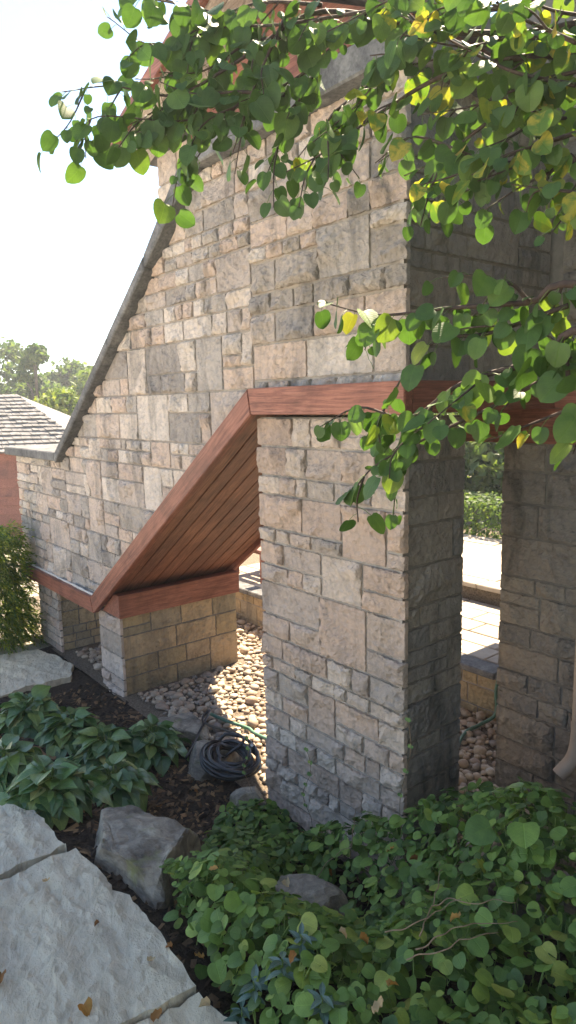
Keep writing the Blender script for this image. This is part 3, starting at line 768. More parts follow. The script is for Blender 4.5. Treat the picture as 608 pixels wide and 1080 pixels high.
slab([(0.62, -1.98), (1.8, -1.85), (1.9, -2.7), (0.5, -2.8)][::-1], 0.44, 0.1, 5, 0.06)
slab([(-0.6, -2.0), (0.5, -2.0), (0.4, -2.7), (-0.7, -2.8)][::-1], 0.435, 0.1, 6, 0.06)
slab([(-1.62, -1.25), (-1.45, -1.62), (-2.1, -1.7), (-2.3, -1.2)][::-1], 0.29, 0.1, 7, 0.04)
slab([(-1.05, -1.55), (-0.7, -1.95), (-1.3, -2.3), (-1.8, -1.7)][::-1], 0.36, 0.1, 8, 0.05)
slab([g2(0, 692, .03), g2(40, 685, .03), g2(78, 700, .03), g2(74, 714, .03), g2(35, 722, .03), g2(0, 735, .03)][::-1], 0.035, 0.09, 9, 0.03)
slab([g2(-40, 690, .14), g2(-4, 691, .14), g2(-4, 735, .14), g2(-60, 745, .14)][::-1], 0.035, 0.09, 10, 0.05)

pat = MB(); pat.box(-13.0, 0.60, -11.0, -2.62, 0.1, 0.40)  # unseen pale paving behind the camera, added to bounce sunlight onto the wall
bounce_patio = pat.build('bounce_patio', M['caulk_joint']); tag(bounce_patio, kind='structure')
rng = random.Random(66)
y = -10.9
while y < -2.7:
    x = -12.95
    while x < 0.5:
        b = min(x + 0.9, 0.58); m = MB(); m.box(x + 0.006, b - 0.006, y + 0.006, min(y + 0.9, -2.64) - 0.006, 0.38, 0.44 + rng.uniform(-.003, .003), 0.006); m.build('paver', M['bounce_patio'], bounce_patio); x += 0.9
    y += 0.9

patch('added_lawn', 0.62, 9.02, -11.0, -2.6, 0.4, lambda x, y: 0.43, M['grass'])  # unseen dark lawn, added to cut bounced light on the right-hand faces
# sunlit paving beyond the far end
pv = patch('paved_yard', -9.5, -4.55, -0.9, 2.6, 0.5, lambda x, y: -0.02 - 0.02 * max(0, -6 - x), M['gravel_base'])
rng = random.Random(61)
y = -0.9
while y < 2.5:
    h = rng.uniform(0.35, 0.5); x = -9.4
    while x < -4.7:
        w_ = rng.uniform(0.45, 0.8); b = min(x + w_, -4.65); zb = -0.02 - 0.02 * max(0, -6 - x)
        if b - x > 0.1:
            m = MB(); m.box(x + 0.008, b - 0.008, y + 0.008, y + h - 0.008, zb - 0.06, zb + 0.03 + rng.uniform(-.004, .004), 0.006); m.build('paver', M['paver'], pv)
        x += w_
    y += h

# ------------------------------------------------------------------ boulders
def rock(name, c, s, seed, label, sub=4, facets=9, rotz=0.0, flat=None, mat=None, rough=0.05, group=None, cut=(0.62, 0.9)):
    r = random.Random(seed); bm = bmesh.new(); bmesh.ops.create_icosphere(bm, subdivisions=sub, radius=1)
    pl = [(Vector((r.gauss(0, 1), r.gauss(0, 1), r.gauss(0, 0.7))).normalized(), r.uniform(*cut)) for _ in range(facets)]
    if flat: pl.append((Vector((flat[0], flat[1], 1)).normalized(), flat[2]))
    M3 = Matrix.Rotation(rotz, 3, 'Z')
    for v in bm.verts:
        p = v.co.copy()
        for nn, dd in pl:
            k = p.dot(nn)
            if k > dd: p -= nn * (k - dd)
        p *= 1 + rough * 1.6 * fbm(v.co * 2.2 + Vector((seed, 0, 0)), 4) + rough * 0.5 * noise.noise(v.co * 11 + Vector((0, seed, 0)))
        p = Vector((p.x * s[0], p.y * s[1], p.z * s[2])); v.co = M3 @ p + Vector(c)
    q = MB(); q.bm(bm); o = q.build(name, mat or M['boulder'], None, False); tag(o, label, 'rock', group); return o
def gp(x, y, z): a = g2(x, y, z); return (a[0], a[1], z)
p = gp(140, 900, 0.42)
rock('boulder', (p[0], p[1] + 0.05, 0.25), (0.37, 0.33, 0.36), 3, 'large angular grey boulder with rusty side between slab path and mulch', 5, 13, 0.2, (-0.1, 0.1, 0.62), cut=(0.5, 0.78))
p = gp(324, 932, 0.33); rock('boulder', (p[0], p[1], 0.235), (0.17, 0.12, 0.10), 5, 'smooth grey rock half buried in the round-leaved ground cover', 4, 4, 0.5)
p = gp(225, 800, 0.06); rock('boulder', (p[0] - 0.02, p[1] + 0.02, 0.0), (0.20, 0.17, 0.17), 7, 'pale rock under the black hose coil', 4, 8, 0.3, (0, 0, 0.6))
p = gp(188, 763, 0.06); rock('boulder', (p[0], p[1], 0.02), (0.27, 0.15, 0.10), 9, 'flat grey rock between hosta leaves and pebbles', 4, 7, 0.15, (0, 0, 0.6))
p = gp(262, 842, 0.04); rock('boulder', (p[0], p[1], 0.0), (0.13, 0.10, 0.09), 12, 'small tan rock at the foot of the corner pier', 4, 6, 0.7)
p = gp(592, 955, 0.2); rock('boulder', (p[0], p[1], 0.14), (0.24, 0.18, 0.17), 15, 'shaded boulder with flat top below the downspout', 4, 9, 0.4, (0, 0, 0.7))
p = gp(560, 895, 0.1); rock('boulder', (p[0], p[1], 0.06), (0.20, 0.11, 0.10), 17, 'dark rock at the base of the shaded pier', 4, 8, 0.9, (0, 0, 0.75))
p = gp(524, 866, 0.07); rock('boulder', (p[0], p[1], 0.05), (0.07, 0.06, 0.08), 19, 'small pale rock beside the pebbles, next to tall round leaves', 3, 5, 0.1)
p = gp(575, 868, 0.1); rock('boulder', (p[0], p[1] + 0.02, 0.06), (0.08, 0.05, 0.07), 23, 'light tan broken stone right under the downspout mouth', 3, 8, 0.5)

# mulch chips
rng = random.Random(71); mc = MB()
for k in range(5200):
    x = rng.uniform(-3.2, 0.3); y = rng.uniform(-1.15, -0.02)
    if rng.random() < 0.3: x = rng.uniform(-1.7, -0.4); y = rng.uniform(-0.95, -0.1)
    z = gz(x, y) + 0.006; s = rng.uniform(0.004, 0.016); l_ = s * rng.uniform(1, 3)
    R3 = Matrix.Rotation(rng.uniform(0, 6.28), 3, 'Z') @ Matrix.Rotation(rng.uniform(-.6, .6), 3, 'X') @ Matrix.Rotation(rng.uniform(-.6, .6), 3, 'Y')
    vv = [R3 @ Vector((a * l_, b * s, c_ * s * 0.3)) + Vector((x, y, z)) for a, b, c_ in ((-1, -1, 0), (1, -.7, 0), (.8, 1, 0), (-1, .8, 0), (0, 0, 1))]
    mc.add(vv, [(0, 1, 4), (1, 2, 4), (2, 3, 4), (3, 0, 4)])
o = mc.build('mulch', M['chip']); tag(o, 'dark bark mulch strewn between hostas, boulders and piers', 'mulch', kind='stuff')

# ------------------------------------------------------------------ leaves
def leaf_mesh(name, outline, mat, fold=0.18, droop=0.25, cup=0.0, wav=0.0, rows=None):
    """outline: half-width at stations along the leaf (0..1); stem at origin, tip towards +Y, normal +Z"""
    n = len(outline); V = []; UV = []
    for i, (t, hw_, yo) in enumerate(outline):
        z0 = -droop * t * t
        for s in (-1, -0.55, 0, 0.55, 1):
            x = s * hw_; y = t + yo * abs(s) ** 1.5
            V.append((x, y, z0 + fold * abs(x) * (1 - cup * abs(s)) + wav * math.sin(t * 17 + s * 2) * abs(s))); UV.append((0.5 + s * 0.5 * min(1, hw_ * 2), t))
    F = []
    for i in range(n - 1):
        for k in range(4): F.append((i * 5 + k, i * 5 + k + 1, (i + 1) * 5 + k + 1, (i + 1) * 5 + k))
    me = bpy.data.meshes.new(name); me.from_pydata(V, [], F); me.materials.append(mat)
    uvl = me.uv_layers.new(name='UVMap')
    for lp in me.loops: uvl.data[lp.index].uv = UV[lp.vertex_index]
    me.polygons.foreach_set('use_smooth', [True] * len(me.polygons))
    return me
HEART = [(0.0, 0.02, 0.0), (0.04, 0.24, -0.09), (0.14, 0.41, -0.11), (0.30, 0.51, -0.08), (0.48, 0.52, -0.05), (0.66, 0.46, -0.02), (0.80, 0.35, 0), (0.92, 0.19, 0), (1.0, 0.02, 0)]
ROUND = [(0.0, 0.02, 0.0), (0.05, 0.25, -0.08), (0.16, 0.42, -0.10), (0.34, 0.51, -0.06), (0.54, 0.50, -0.02), (0.72, 0.42, 0), (0.87, 0.29, 0), (0.96, 0.14, 0), (1.0, 0.01, 0)]
OVATE = [(0.0, 0.015, 0), (0.08, 0.15, -0.03), (0.2, 0.30, -0.03), (0.36, 0.365, 0), (0.54, 0.34, 0), (0.7, 0.255, 0), (0.84, 0.13, 0), (0.94, 0.05, 0), (1.0, 0.004, 0)]
LANCE = [(0.0, 0.01, 0), (0.15, 0.10, 0), (0.35, 0.17, 0), (0.55, 0.17, 0), (0.75, 0.12, 0), (0.9, 0.05, 0), (1.0, 0.004, 0)]
def place(me, name, p, direction, normal, size, parent, width=1.0):
    y = Vector(direction).normalized(); z = Vector(normal); z = (z - y * z.dot(y))
    if z.length < 1e-4: z = y.orthogonal()
    z.normalize(); x = y.cross(z)
    o = bpy.data.objects.new(name, me); COL.objects.link(o)
    mt = Matrix((x, y, z)).transposed()
    o.location = p; o.rotation_euler = mt.to_euler(); o.scale = (size * width, size, size)
    setpar(o, parent); return o
def bake(mb, uvs, me, p, direction, normal, size, width=1.0):
    y = Vector(direction).normalized(); z = Vector(normal); z = (z - y * z.dot(y))
    if z.length < 1e-4: z = y.orthogonal()
    z.normalize(); x = y.cross(z); p = Vector(p)
    mb.add([p + x * v.co.x * size * width + y * v.co.y * size + z * v.co.z * size for v in me.vertices], [tuple(f.vertices) for f in me.polygons])
    uvl = me.uv_layers[0].data
    uvs += [tuple(uvl[l].uv) for f in me.polygons for l in f.loop_indices]
def build_leaf_mass(mb, uvs, name, mat, parent=None):
    o = mesh_obj(name, mb.v, mb.f, mat, parent, True)
    u = o.data.uv_layers.new(name='UVMap'); u.data.foreach_set('uv', [c for p in uvs for c in p]); return o

# ------------------------------------------------------------------ redbud
rng = random.Random(81)
RB = [leaf_mesh('leaf', HEART, M['redbud'], f, d, 0.3, wv) for f, d, wv in ((0.12, 0.15, 0.01), (0.3, 0.25, 0.015), (0.02, 0.3, 0.02), (0.45, 0.1, 0.01))]
RY = [leaf_mesh('leaf', HEART, M['redbud_yellow'], f, d, 0.3, wv) for f, d, wv in ((0.15, 0.2, 0.02), (0.4, 0.35, 0.03))]
TRUNK = Vector((2.05, 0.55, 0.0))
tree = empty('redbud_tree', TRUNK); tag(tree, 'redbud tree reaching long leafy branches of round green leaves across the stone wall', 'tree')
m = MB(); tp = smooth_path([TRUNK + Vector((0, 0, -0.05)), TRUNK + Vector((0.05, -0.03, 0.7)), TRUNK + Vector((-0.03, -0.1, 1.5)), TRUNK + Vector((-0.1, -0.15, 2.3)), TRUNK + Vector((-0.16, -0.22, 3.3)), TRUNK + Vector((-0.3, -0.3, 4.2))], 4)
m.tube(tp, [0.085 - 0.0028 * i for i in range(len(tp))], 10); m.build('trunk', M['bark'], tree, True)
HUBT = TRUNK + Vector((-0.17, -0.22, 3.25)); HUBM = TRUNK + Vector((-0.08, -0.13, 2.0))
limbs = [  # pixel x, y, depth in metres along the photographed branches; spacing of leaves; share of yellow leaves; leaf size
    # ---- upper canopy
    ([HUBT, (660, 10, 1.7), (500, 30, 1.8), (340, 12, 1.9), (262, 58, 1.95), (190, 96, 2.0), (120, 92, 2.0), (60, 100, 2.0)], 0.029, 0.02, 0.058, 1),
    ([None, (372, 28, 1.9), (320, 75, 1.95), (250, 112, 1.95), (190, 132, 2.0), (105, 128, 2.0), (82, 145, 2.0)], 0.030, 0.0, 0.058, 0),
    ([None, (430, 5, 1.85), (300, 22, 1.9), (232, 24, 2.0), (160, 45, 2.0), (118, 18, 2.0)], 0.031, 0.0, 0.058, 0),
    ([None, (250, 22, 2.0), (190, 4, 2.0), (130, -8, 2.0)], 0.04, 0.0, 0.058, 0),
    ([None, (330, 80, 1.95), (305, 125, 1.95), (285, 188, 1.95)], 0.038, 0.02, 0.057, 0),
    ([None, (255, 108, 1.95), (212, 145, 2.0), (192, 172, 2.0)], 0.038, 0.0, 0.058, 0),
    ([HUBT, (690, 40, 1.6), (560, 60, 1.7), (470, 85, 1.75), (400, 125, 1.85), (340, 160, 1.9), (300, 185, 1.9)], 0.036, 0.05, 0.057, 1),
    ([None, (420, 70, 1.85), (375, 95, 1.9), (345, 140, 1.9), (380, 185, 1.9)], 0.038, 0.05, 0.055, 0),
    ([HUBT, (690, 150, 1.55), (590, 165, 1.6), (520, 168, 1.65), (440, 150, 1.75), (392, 178, 1.8)], 0.038, 0.16, 0.053, 1),
    ([None, (540, 110, 1.65), (475, 160, 1.7), (432, 225, 1.75)], 0.040, 0.25, 0.053, 0),
    ([None, (600, 165, 1.6), (570, 190, 1.6), (590, 232, 1.6)], 0.036, 0.3, 0.053, 0),
    ([None, (590, 40, 1.65), (530, 45, 1.7), (460, 60, 1.75), (395, 75, 1.85)], 0.034, 0.1, 0.057, 0),
    ([HUBT, (640, -30, 1.7), (520, 8, 1.75), (430, -2, 1.8), (350, 30, 1.85)], 0.034, 0.08, 0.058, 1),
    ([None, (480, 5, 1.8), (425, 45, 1.8), (385, 95, 1.85), (355, 130, 1.9)], 0.034, 0.03, 0.058, 0),
    ([None, (640, 120, 1.6), (555, 135, 1.65), (500, 180, 1.7)], 0.036, 0.15, 0.053, 0),
    ([None, (640, 205, 1.5), (590, 205, 1.55), (540, 195, 1.6)], 0.036, 0.35, 0.053, 0),
    ([None, (640, 70, 1.6), (570, 85, 1.65), (500, 115, 1.7), (450, 120, 1.75)], 0.036, 0.1, 0.055, 0),
    ([None, (640, 20, 1.6), (580, 10, 1.65), (540, -15, 1.7)], 0.036, 0.35, 0.057, 0),
    ([None, (300, 20, 1.9), (270, 90, 1.9), (245, 165, 1.95)], 0.038, 0.0, 0.057, 0),
    ([None, (330, 40, 1.9), (270, 40, 1.95), (215, 70, 2.0), (170, 75, 2.0)], 0.030, 0.0, 0.056, 0),
    ([None, (300, 100, 1.9), (235, 95, 1.95), (175, 110, 2.0), (140, 135, 2.0)], 0.030, 0.0, 0.056, 0),
    ([None, (340, 5, 1.9), (270, 8, 1.95), (215, 20, 2.0), (180, 50, 2.0)], 0.030, 0.0, 0.056, 0),
    ([None, (608, 90, 1.6), (540, 75, 1.65), (470, 40, 1.7), (420, 20, 1.75)], 0.030, 0.3, 0.052, 0),
    ([None, (608, 45, 1.55), (560, 30, 1.6), (500, 5, 1.65), (450, 25, 1.7)], 0.028, 0.45, 0.052, 0),
    ([None, (608, 140, 1.55), (540, 160, 1.6), (480, 190, 1.65), (440, 200, 1.7)], 0.030, 0.35, 0.050, 0),
    # ---- middle spray in front of the fascia
    ([HUBM, (680, 310, 1.4), (560, 318, 1.5), (470, 326, 1.6), (400, 328, 1.7), (338, 318, 1.75)], 0.027, 0.0, 0.062, 1),
    ([None, (600, 322, 1.45), (520, 345, 1.55), (455, 365, 1.6), (425, 400, 1.65), (400, 445, 1.7)], 0.040, 0.02, 0.053, 0),
    ([HUBM, (680, 350, 1.4), (570, 380, 1.5), (490, 405, 1.6), (430, 437, 1.65), (380, 425, 1.7), (338, 455, 1.75)], 0.028, 0.02, 0.058, 1),
    ([None, (600, 385, 1.48), (520, 425, 1.55), (450, 460, 1.65), (400, 490, 1.7), (372, 520, 1.75)], 0.036, 0.03, 0.050, 0),
    ([None, (455, 430, 1.62), (425, 480, 1.68), (415, 545, 1.72)], 0.034, 0.08, 0.052, 0),
    ([HUBM, (690, 395, 1.35), (600, 432, 1.45), (510, 470, 1.6)], 0.040, 0.05, 0.058, 1),
    ([None, (560, 320, 1.5), (530, 300, 1.5), (500, 330, 1.55)], 0.045, 0.0, 0.053, 0),
    ([None, (600, 400, 1.45), (590, 370, 1.45), (560, 345, 1.5)], 0.040, 0.1, 0.053, 0),
]
allleaf = []
queue = list(limbs)
while queue:
    pts, gap_, yel, size, main = queue.pop(0)
    P = [p if isinstance(p, Vector) else at(*p) for p in pts if p is not None]
    P = [q + Vector((rng.uniform(-.012, .012), rng.uniform(-.012, .012), rng.uniform(-.012, .012))) if i else q for i, q in enumerate(P)]
    path_ = smooth_path(P, 6); n = len(path_)
    r0 = (0.0045, 0.011, 0.002)[main]
    subs = []
    if main != 2:
        k_ = 8 if main else 4
        while k_ < n - 3:
            p = path_[k_]; d = (path_[k_ + 1] - p).normalized(); sd = rng.choice((-1, 1)); q = (d * rng.uniform(.3, 1) + d.cross(Z).normalized() * sd * rng.uniform(.2, .8) + Z * rng.uniform(-.9, .35)).normalized(); Ls = rng.uniform(.07, .2)
            subs.append(([p, p + q * Ls * .5 - Z * .004, p + q * Ls - Z * .02], gap_ * 0.9, yel, size, 2)); k_ += rng.randint(3, 6) + (4 if P[-1].z < 2.6 else 0)
        queue += subs
    m = MB(); m.tube(path_, [max(0.0016, r0 * (1 - i / n) ** 1.2 + 0.0012) for i in range(n)], 6); m.build('branch', M['twig'], tree, True)
    # leaves, alternate, from where the branch comes into view
    acc = 0; side = 1; start = 6 if main == 1 else 0
    for i in range(start, n - 1):
        a, b = path_[i], path_[i + 1]; L = (b - a).length; d = (b - a).normalized()
        while acc < L:
            p = a.lerp(b, acc / L); side = -side
            lat = d.cross(Z).normalized() * side
            out = (lat * rng.uniform(0.3, 1.0) + d * rng.uniform(-0.1, 0.6) + Vector((0, 0, rng.uniform(-0.9, 0.25)))).normalized()
            pet = rng.uniform(0.015, 0.045); base = p + out * pet
            dirn = (out * 0.55 + Vector((0, 0, -rng.uniform(0.15, 1.0))) + Vector((rng.gauss(0, .3), rng.gauss(0, .3), 0))).normalized()
            toC = (CAM - p).normalized()
            nr = (Vector((0, 0, rng.uniform(0.2, 0.9))) + toC * rng.uniform(-0.1, 1.0) + Vector((rng.gauss(0, .45), rng.gauss(0, .45), rng.gauss(0, .3)))).normalized()
            u_, v_, dd = px(base)
            sz = size * rng.choice((0.45, 0.6, 0.75, 0.85, 0.95, 1.0, 1.12)) * rng.uniform(0.9, 1.1)
            if i > n - 4 and main != 2: sz *= 0.75
            allleaf.append((sz / dd, p, base, dirn, nr, sz, rng.random() < yel * 0.75, rng.randrange(4), rng.uniform(0.85, 1.1)))
            acc += gap_ * rng.uniform(0.7, 1.3) * (0.72 if not main else 0.9)
        acc -= L
# unseen crown overhead and right of the path, added to shade the walls
for k in range(1900):
    a = rng.uniform(0, 6.28); q = rng.random() ** 0.5; c_ = Vector((2.25, 0.1, 3.9)) + Vector((math.cos(a) * q * 1.5, math.sin(a) * q * 1.5, rng.uniform(-0.9, 0.9) * (1.1 - 0.5 * q)))
    u_, v_, dd = px(c_)
    if dd > 0.2 and -60 < u_ < 640 and v_ > -45: continue
    if (c_ - CAM).length < 0.9: continue
    dn = Vector((rng.gauss(0, .6), rng.gauss(0, .6), -rng.uniform(.2, 1))); nn = Vector((rng.gauss(0, .6), rng.gauss(0, .6), 1)); allleaf.append((0.0, c_ - dn.normalized() * .03, c_, dn, nn, rng.uniform(.055, .085), rng.random() < .1, rng.randrange(4), 1.0))
for k in range(9):
    a = k * 0.7; e = Vector((2.25, 0.1, 3.9)) + Vector((math.cos(a) * 1.2, math.sin(a) * 1.2, rng.uniform(-.1, .7)))
    if px(e)[2] > 0.2 and px(e)[1] > -30 and px(e)[0] < 640: continue
    m = MB(); m.tube(smooth_path([HUBT + Z * .3, (HUBT + e) / 2 + Z * .35, e], 5), [.024 - .0019 * i for i in range(11)], 6); m.build('branch', M['twig'], tree, True)
petm = MB()
for l_ in allleaf: petm.tube([l_[1], (l_[1] + l_[2]) / 2 + Vector((0, 0, 0.003)), l_[2]], 0.0009, 3, False)
o = petm.build('leaf_stalks', M['petiole'], tree); tag(o, kind='stuff')
allleaf.sort(key=lambda l_: -l_[0])
mb_ = {0: MB(), 1: MB()}; uv_ = {0: [], 1: []}
seen = 0
for l_ in allleaf:
    u_, v_, dd = px(l_[2]); vis = -20 < u_ < 628 and -20 < v_ < 1100
    me = RY[l_[7] % 2] if l_[6] else RB[l_[7]]
    if vis and seen < 300:
        place(me, 'leaf', l_[2], l_[3], l_[4], l_[5], tree, l_[8]); seen += 1
    else: bake(mb_[int(l_[6])], uv_[int(l_[6])], me, l_[2], l_[3], l_[4], l_[5], l_[8])
for k, nm in ((0, 'redbud'), (1, 'redbud_yellow')):
    if mb_[k].v: o = build_leaf_mass(mb_[k], uv_[k], 'leaves', M[nm], tree); tag(o, kind='stuff')
print('redbud leaves', len(allleaf))

# ------------------------------------------------------------------ hostas
HO = [leaf_mesh('leaf', OVATE, M['hosta'], f, d, 0.2, wv) for f, d, wv in ((0.35, 0.35, 0.012), (0.25, 0.6, 0.015), (0.45, 0.2, 0.01))]
def hosta(px_, py_, gzv, n, size, seed, label):
    r = random.Random(seed); x, y = g2(px_, py_, gzv); z = gz(x, y)
    t = empty('hosta_plant', (x, y, z)); tag(t, label, 'plant', 'hostas in the mulch bed')
    st = MB()
    for i in range(n):
        a = i * 2.399 + r.uniform(-.3, .3); k = (i + 0.5) / n      # inner upright -> outer flat
        reach = size * (0.3 + 1.5 * k) * r.uniform(0.8, 1.15); hgt = size * (1.75 - 1.25 * k) * r.uniform(0.7, 1.15)
        c_ = Vector((math.cos(a), math.sin(a), 0)); b = Vector((x, y, z)) + c_ * reach + Z * (hgt + 0.03)
        st.tube([Vector((x, y, z)) + c_ * 0.02, Vector((x, y, z)) + c_ * reach * 0.45 + Z * hgt * 0.75, b], 0.003, 4, False)
        sz = size * r.uniform(0.8, 1.25)
        place(HO[r.randrange(3)], 'leaf', b, c_ + Z * (0.35 - 0.9 * k + r.uniform(-.25, .25)) + Vector((r.gauss(0, .25), r.gauss(0, .25), 0)), Z + c_ * 0.3 + Vector((r.gauss(0, .3), r.gauss(0, .3), 0)), sz, t, r.uniform(0.95, 1.3))
    st.build('stalks', M['petiole'], t)
hosta(30, 752, 0.15, 110, 0.10, 1, 'hosta clump with yellowing leaves nearest the flat grey flagstone by the far pier')
hosta(112, 785, 0.15, 120, 0.10, 2, 'dark green hosta clump in front of the short ochre pier')
hosta(52, 858, 0.33, 120, 0.097, 3, 'hosta clump spilling over the edge of the slab path')
hosta(160, 783, 0.10, 90, 0.095, 4, 'small hosta clump beside the flat grey rock')
hosta(5, 828, 0.30, 100, 0.10, 5, 'hosta clump at the path edge, behind the one that spills over the slab')
hosta(120, 828, 0.22, 80, 0.09, 6, 'low hosta clump next to the bare mulch above the boulder')
hosta(75, 770, 0.15, 110, 0.10, 7, 'hosta clump in the middle of the hosta bed')

# ------------------------------------------------------------------ ground cover with round leaves
rng = random.Random(91)
IV = [leaf_mesh('leaf', ROUND, M['ivy'], f, d, 0.3, wv) for f, d, wv in ((0.1, 0.12, 0.01), (0.25, 0.2, 0.012), (0.0, 0.25, 0.015), (0.35, 0.3, 0.01))]
gc = empty('ground_cover', (0.2, -0.5, 0.2)); tag(gc, 'mound of round-leaved green ground cover around the foot of the corner pier', 'ground cover')
GCP = [(-0.80, -0.50), (-0.48, -0.62), (-0.22, -1.02), (0.12, -1.08), (0.60, -1.12), (1.35, -1.15), (1.5, -0.2), (0.80, 0.15), (0.42, 0.42), (0.16, 0.45), (0.06, 0.2), (0.04, -0.05), (-0.96, -0.05), (-1.02, -0.25)]
def in_poly(x, y, P):
    c_ = False
    for i in range(len(P)):
        a, b = P[i], P[i - 1]
        if (a[1] > y) != (b[1] > y) and x < (b[0] - a[0]) * (y - a[1]) / (b[1] - a[1]) + a[0]: c_ = not c_
    return c_
def edge_d(x, y, P):
    best = 9
    q = Vector((x, y))
    for i in range(len(P)):
        a, b = Vector(P[i - 1]), Vector(P[i]); ab = b - a; t = max(0, min(1, (q - a).dot(ab) / ab.length_squared)); best = min(best, (a + ab * t - q).length)
    return best
def mound(x, y):
    e = min(1, edge_d(x, y, GCP) / 0.16)
    h = 0.10 + 0.22 * sstep(-0.75, 0.05, x) * (1 - 0.55 * sstep(0.1, 0.55, y) ) + 0.05 * fbm((x * 3, y * 3, 5), 3)
    if y > -0.45 and x > -0.35: h += 0.26 * sstep(-0.5, -0.05, y) * sstep(-0.45, 0.05, x)
    rockd = math.hypot(x - RK[0], y - RK[1])
    return gz(x, y) + h * (0.35 + 0.65 * math.sqrt(e)) * (0.35 + 0.65 * sstep(0.10, 0.26, rockd))
RK = gp(324, 932, 0.33)
lv = []
tries = 0
while len(lv) < 6500 and tries < 50000:
    tries += 1
    x = rng.uniform(-1.02, 1.5); y = rng.uniform(-1.15, 0.45)
    if not in_poly(x, y, GCP): continue
    if math.hypot(x - RK[0], y - RK[1]) < 0.13: continue
    layer = rng.random(); top = mound(x, y); g0 = gz(x, y)
    z = top - (0.0 if layer < 0.5 else rng.uniform(0.02, 0.75) * (top - g0)) + rng.uniform(-0.03, 0.03)
    e = 0.04; gx = (mound(x + e, y) - mound(x - e, y)) / (2 * e); gy = (mound(x, y + e) - mound(x, y - e)) / (2 * e)
    nr = Vector((-gx * 0.7 + rng.gauss(0, .38), -gy * 0.7 + rng.gauss(0, .38), 1)); a = rng.uniform(0, 6.28)
    # leaves hang outward, down the slope
    dr = Vector((math.cos(a) - gx * 0.5, math.sin(a) - gy * 0.5, rng.uniform(-0.5, 0.15)))
    sz = rng.choice((0.016, 0.021, 0.026, 0.032, 0.037, 0.043, 0.052)) * rng.uniform(0.85, 1.15)
    u_, v_, dd = px((x, y, z))
    vis = -10 < u_ < 615 and v_ < 1095
    lv.append(((sz / dd) * (2 if layer < 0.5 else 1) * (1 if vis else 0.01), (x, y, z), dr, nr, sz, g0))
lv.sort(key=lambda q: -q[0])
mb2 = MB(); uv2 = []; stm = MB()
for i, (_, p, dr, nr, sz, g0) in enumerate(lv):
    me = IV[rng.randrange(4)]
    if i < 300: place(me, 'leaf', p, dr, nr, sz, gc, rng.uniform(0.95, 1.2))
    else: bake(mb2, uv2, me, p, dr, nr, sz, rng.uniform(0.95, 1.2))
    if i < 1400:
        b = Vector(p); stm.tube([b, b + Vector((rng.uniform(-.02, .02), rng.uniform(-.02, .02), -min(0.045, max(0.02, b.z - g0))))], 0.0013, 3, False)
o = build_leaf_mass(mb2, uv2, 'leaves', M['ivy_stuff'], gc); tag(o, kind='stuff')
o = stm.build('leaf_stalks', M['petiole'], gc); tag(o, kind='stuff')
def surf(px_, py_, lift=0.02):
    """point on the mound seen at this photo position"""
    r_ = (FW * FPX + RT * (px_ - 304) - UPV * (py_ - 540)).normalized(); t = 1.0
    while t < 6:
        p = CAM + r_ * t
        if p.z < (mound(p.x, p.y) if in_poly(p.x, p.y, GCP) else gz(p.x, p.y)) + lift: return p
        t += 0.01
    return CAM + r_ * 3
# bare vine stems
vines = [[(408, 985), (440, 972), (470, 955), (486, 945)], [(430, 1010), (470, 1000), (510, 985), (528, 985)], [(440, 1000), (470, 985), (500, 975), (545, 972)],
         [(455, 955), (475, 948), (510, 952), (545, 950)], [(370, 905), (373, 870), (377, 840), (372, 820)], [(330, 935), (345, 910), (370, 890)], [(443, 985), (455, 955), (465, 925), (462, 905)]]
for k, vl in enumerate(vines):
    m = MB(); pp = [q_ + Vector((0.012 * noise.noise(q_ * 23), 0.012 * noise.noise(q_ * 19 + Vector((7, 0, 0))), 0.012 * noise.noise(q_ * 21 + Vector((0, 9, 0))))) for q_ in smooth_path([surf(a, b, 0.045) for a, b in vl], 8)]; m.tube(pp, [0.0022 - 0.0013 * i / len(pp) for i in range(len(pp))], 5); m.build('stem', M['stem'], gc, True)
# two thin shoots climbing the pier corner, with tiny leaves
for k, (bx, by, hh) in enumerate(((0.06, -0.05, 0.78), (-0.55, -0.06, 0.40), (-1.0, -0.1, 0.35))):
    pts = [Vector((bx + 0.02 * math.sin(i * 1.3 + k), by + 0.012 * math.cos(i), 0.1 + hh * i / 7)) for i in range(8)]
    m = MB(); m.tube(smooth_path(pts, 4), 0.0014, 4); m.build('stem', M['stem'], gc, True)
    for i in range(2, 8):
        for s in (-1, 1): place(IV[i % 4], 'leaf', pts[i], (s, -0.4, 0.2), (0, -1, 0.6), rng.uniform(0.012, 0.02), gc)
# the tall pale pair of leaves by the pebbles
tl = empty('leafy_shoot', (*g2(540, 905, 0.15), 0.1)); tag(tl, 'upright shoot of three large pale round leaves beside the pebbles', 'plant')
b0 = surf(535, 900, 0.0)
for (a, b, sz, nx) in ((518, 872, 0.085, -.2), (552, 868, 0.085, .3), (556, 888, 0.075, .5)):
    p = at(a, b, (b0 - CAM).dot(FW) - 0.02); m = MB(); m.tube(smooth_path([b0, (b0 + p) / 2 + Vector((0, 0, .01)), p], 4), 0.0025, 5); m.build('stalk', M['petiole'], tl, True)
    place(IV[1], 'leaf', p, (rng.uniform(-.4, .4) + nx, -0.5, -0.1), Vector((0.2, -0.6, 0.8)), sz, tl, 1.1)
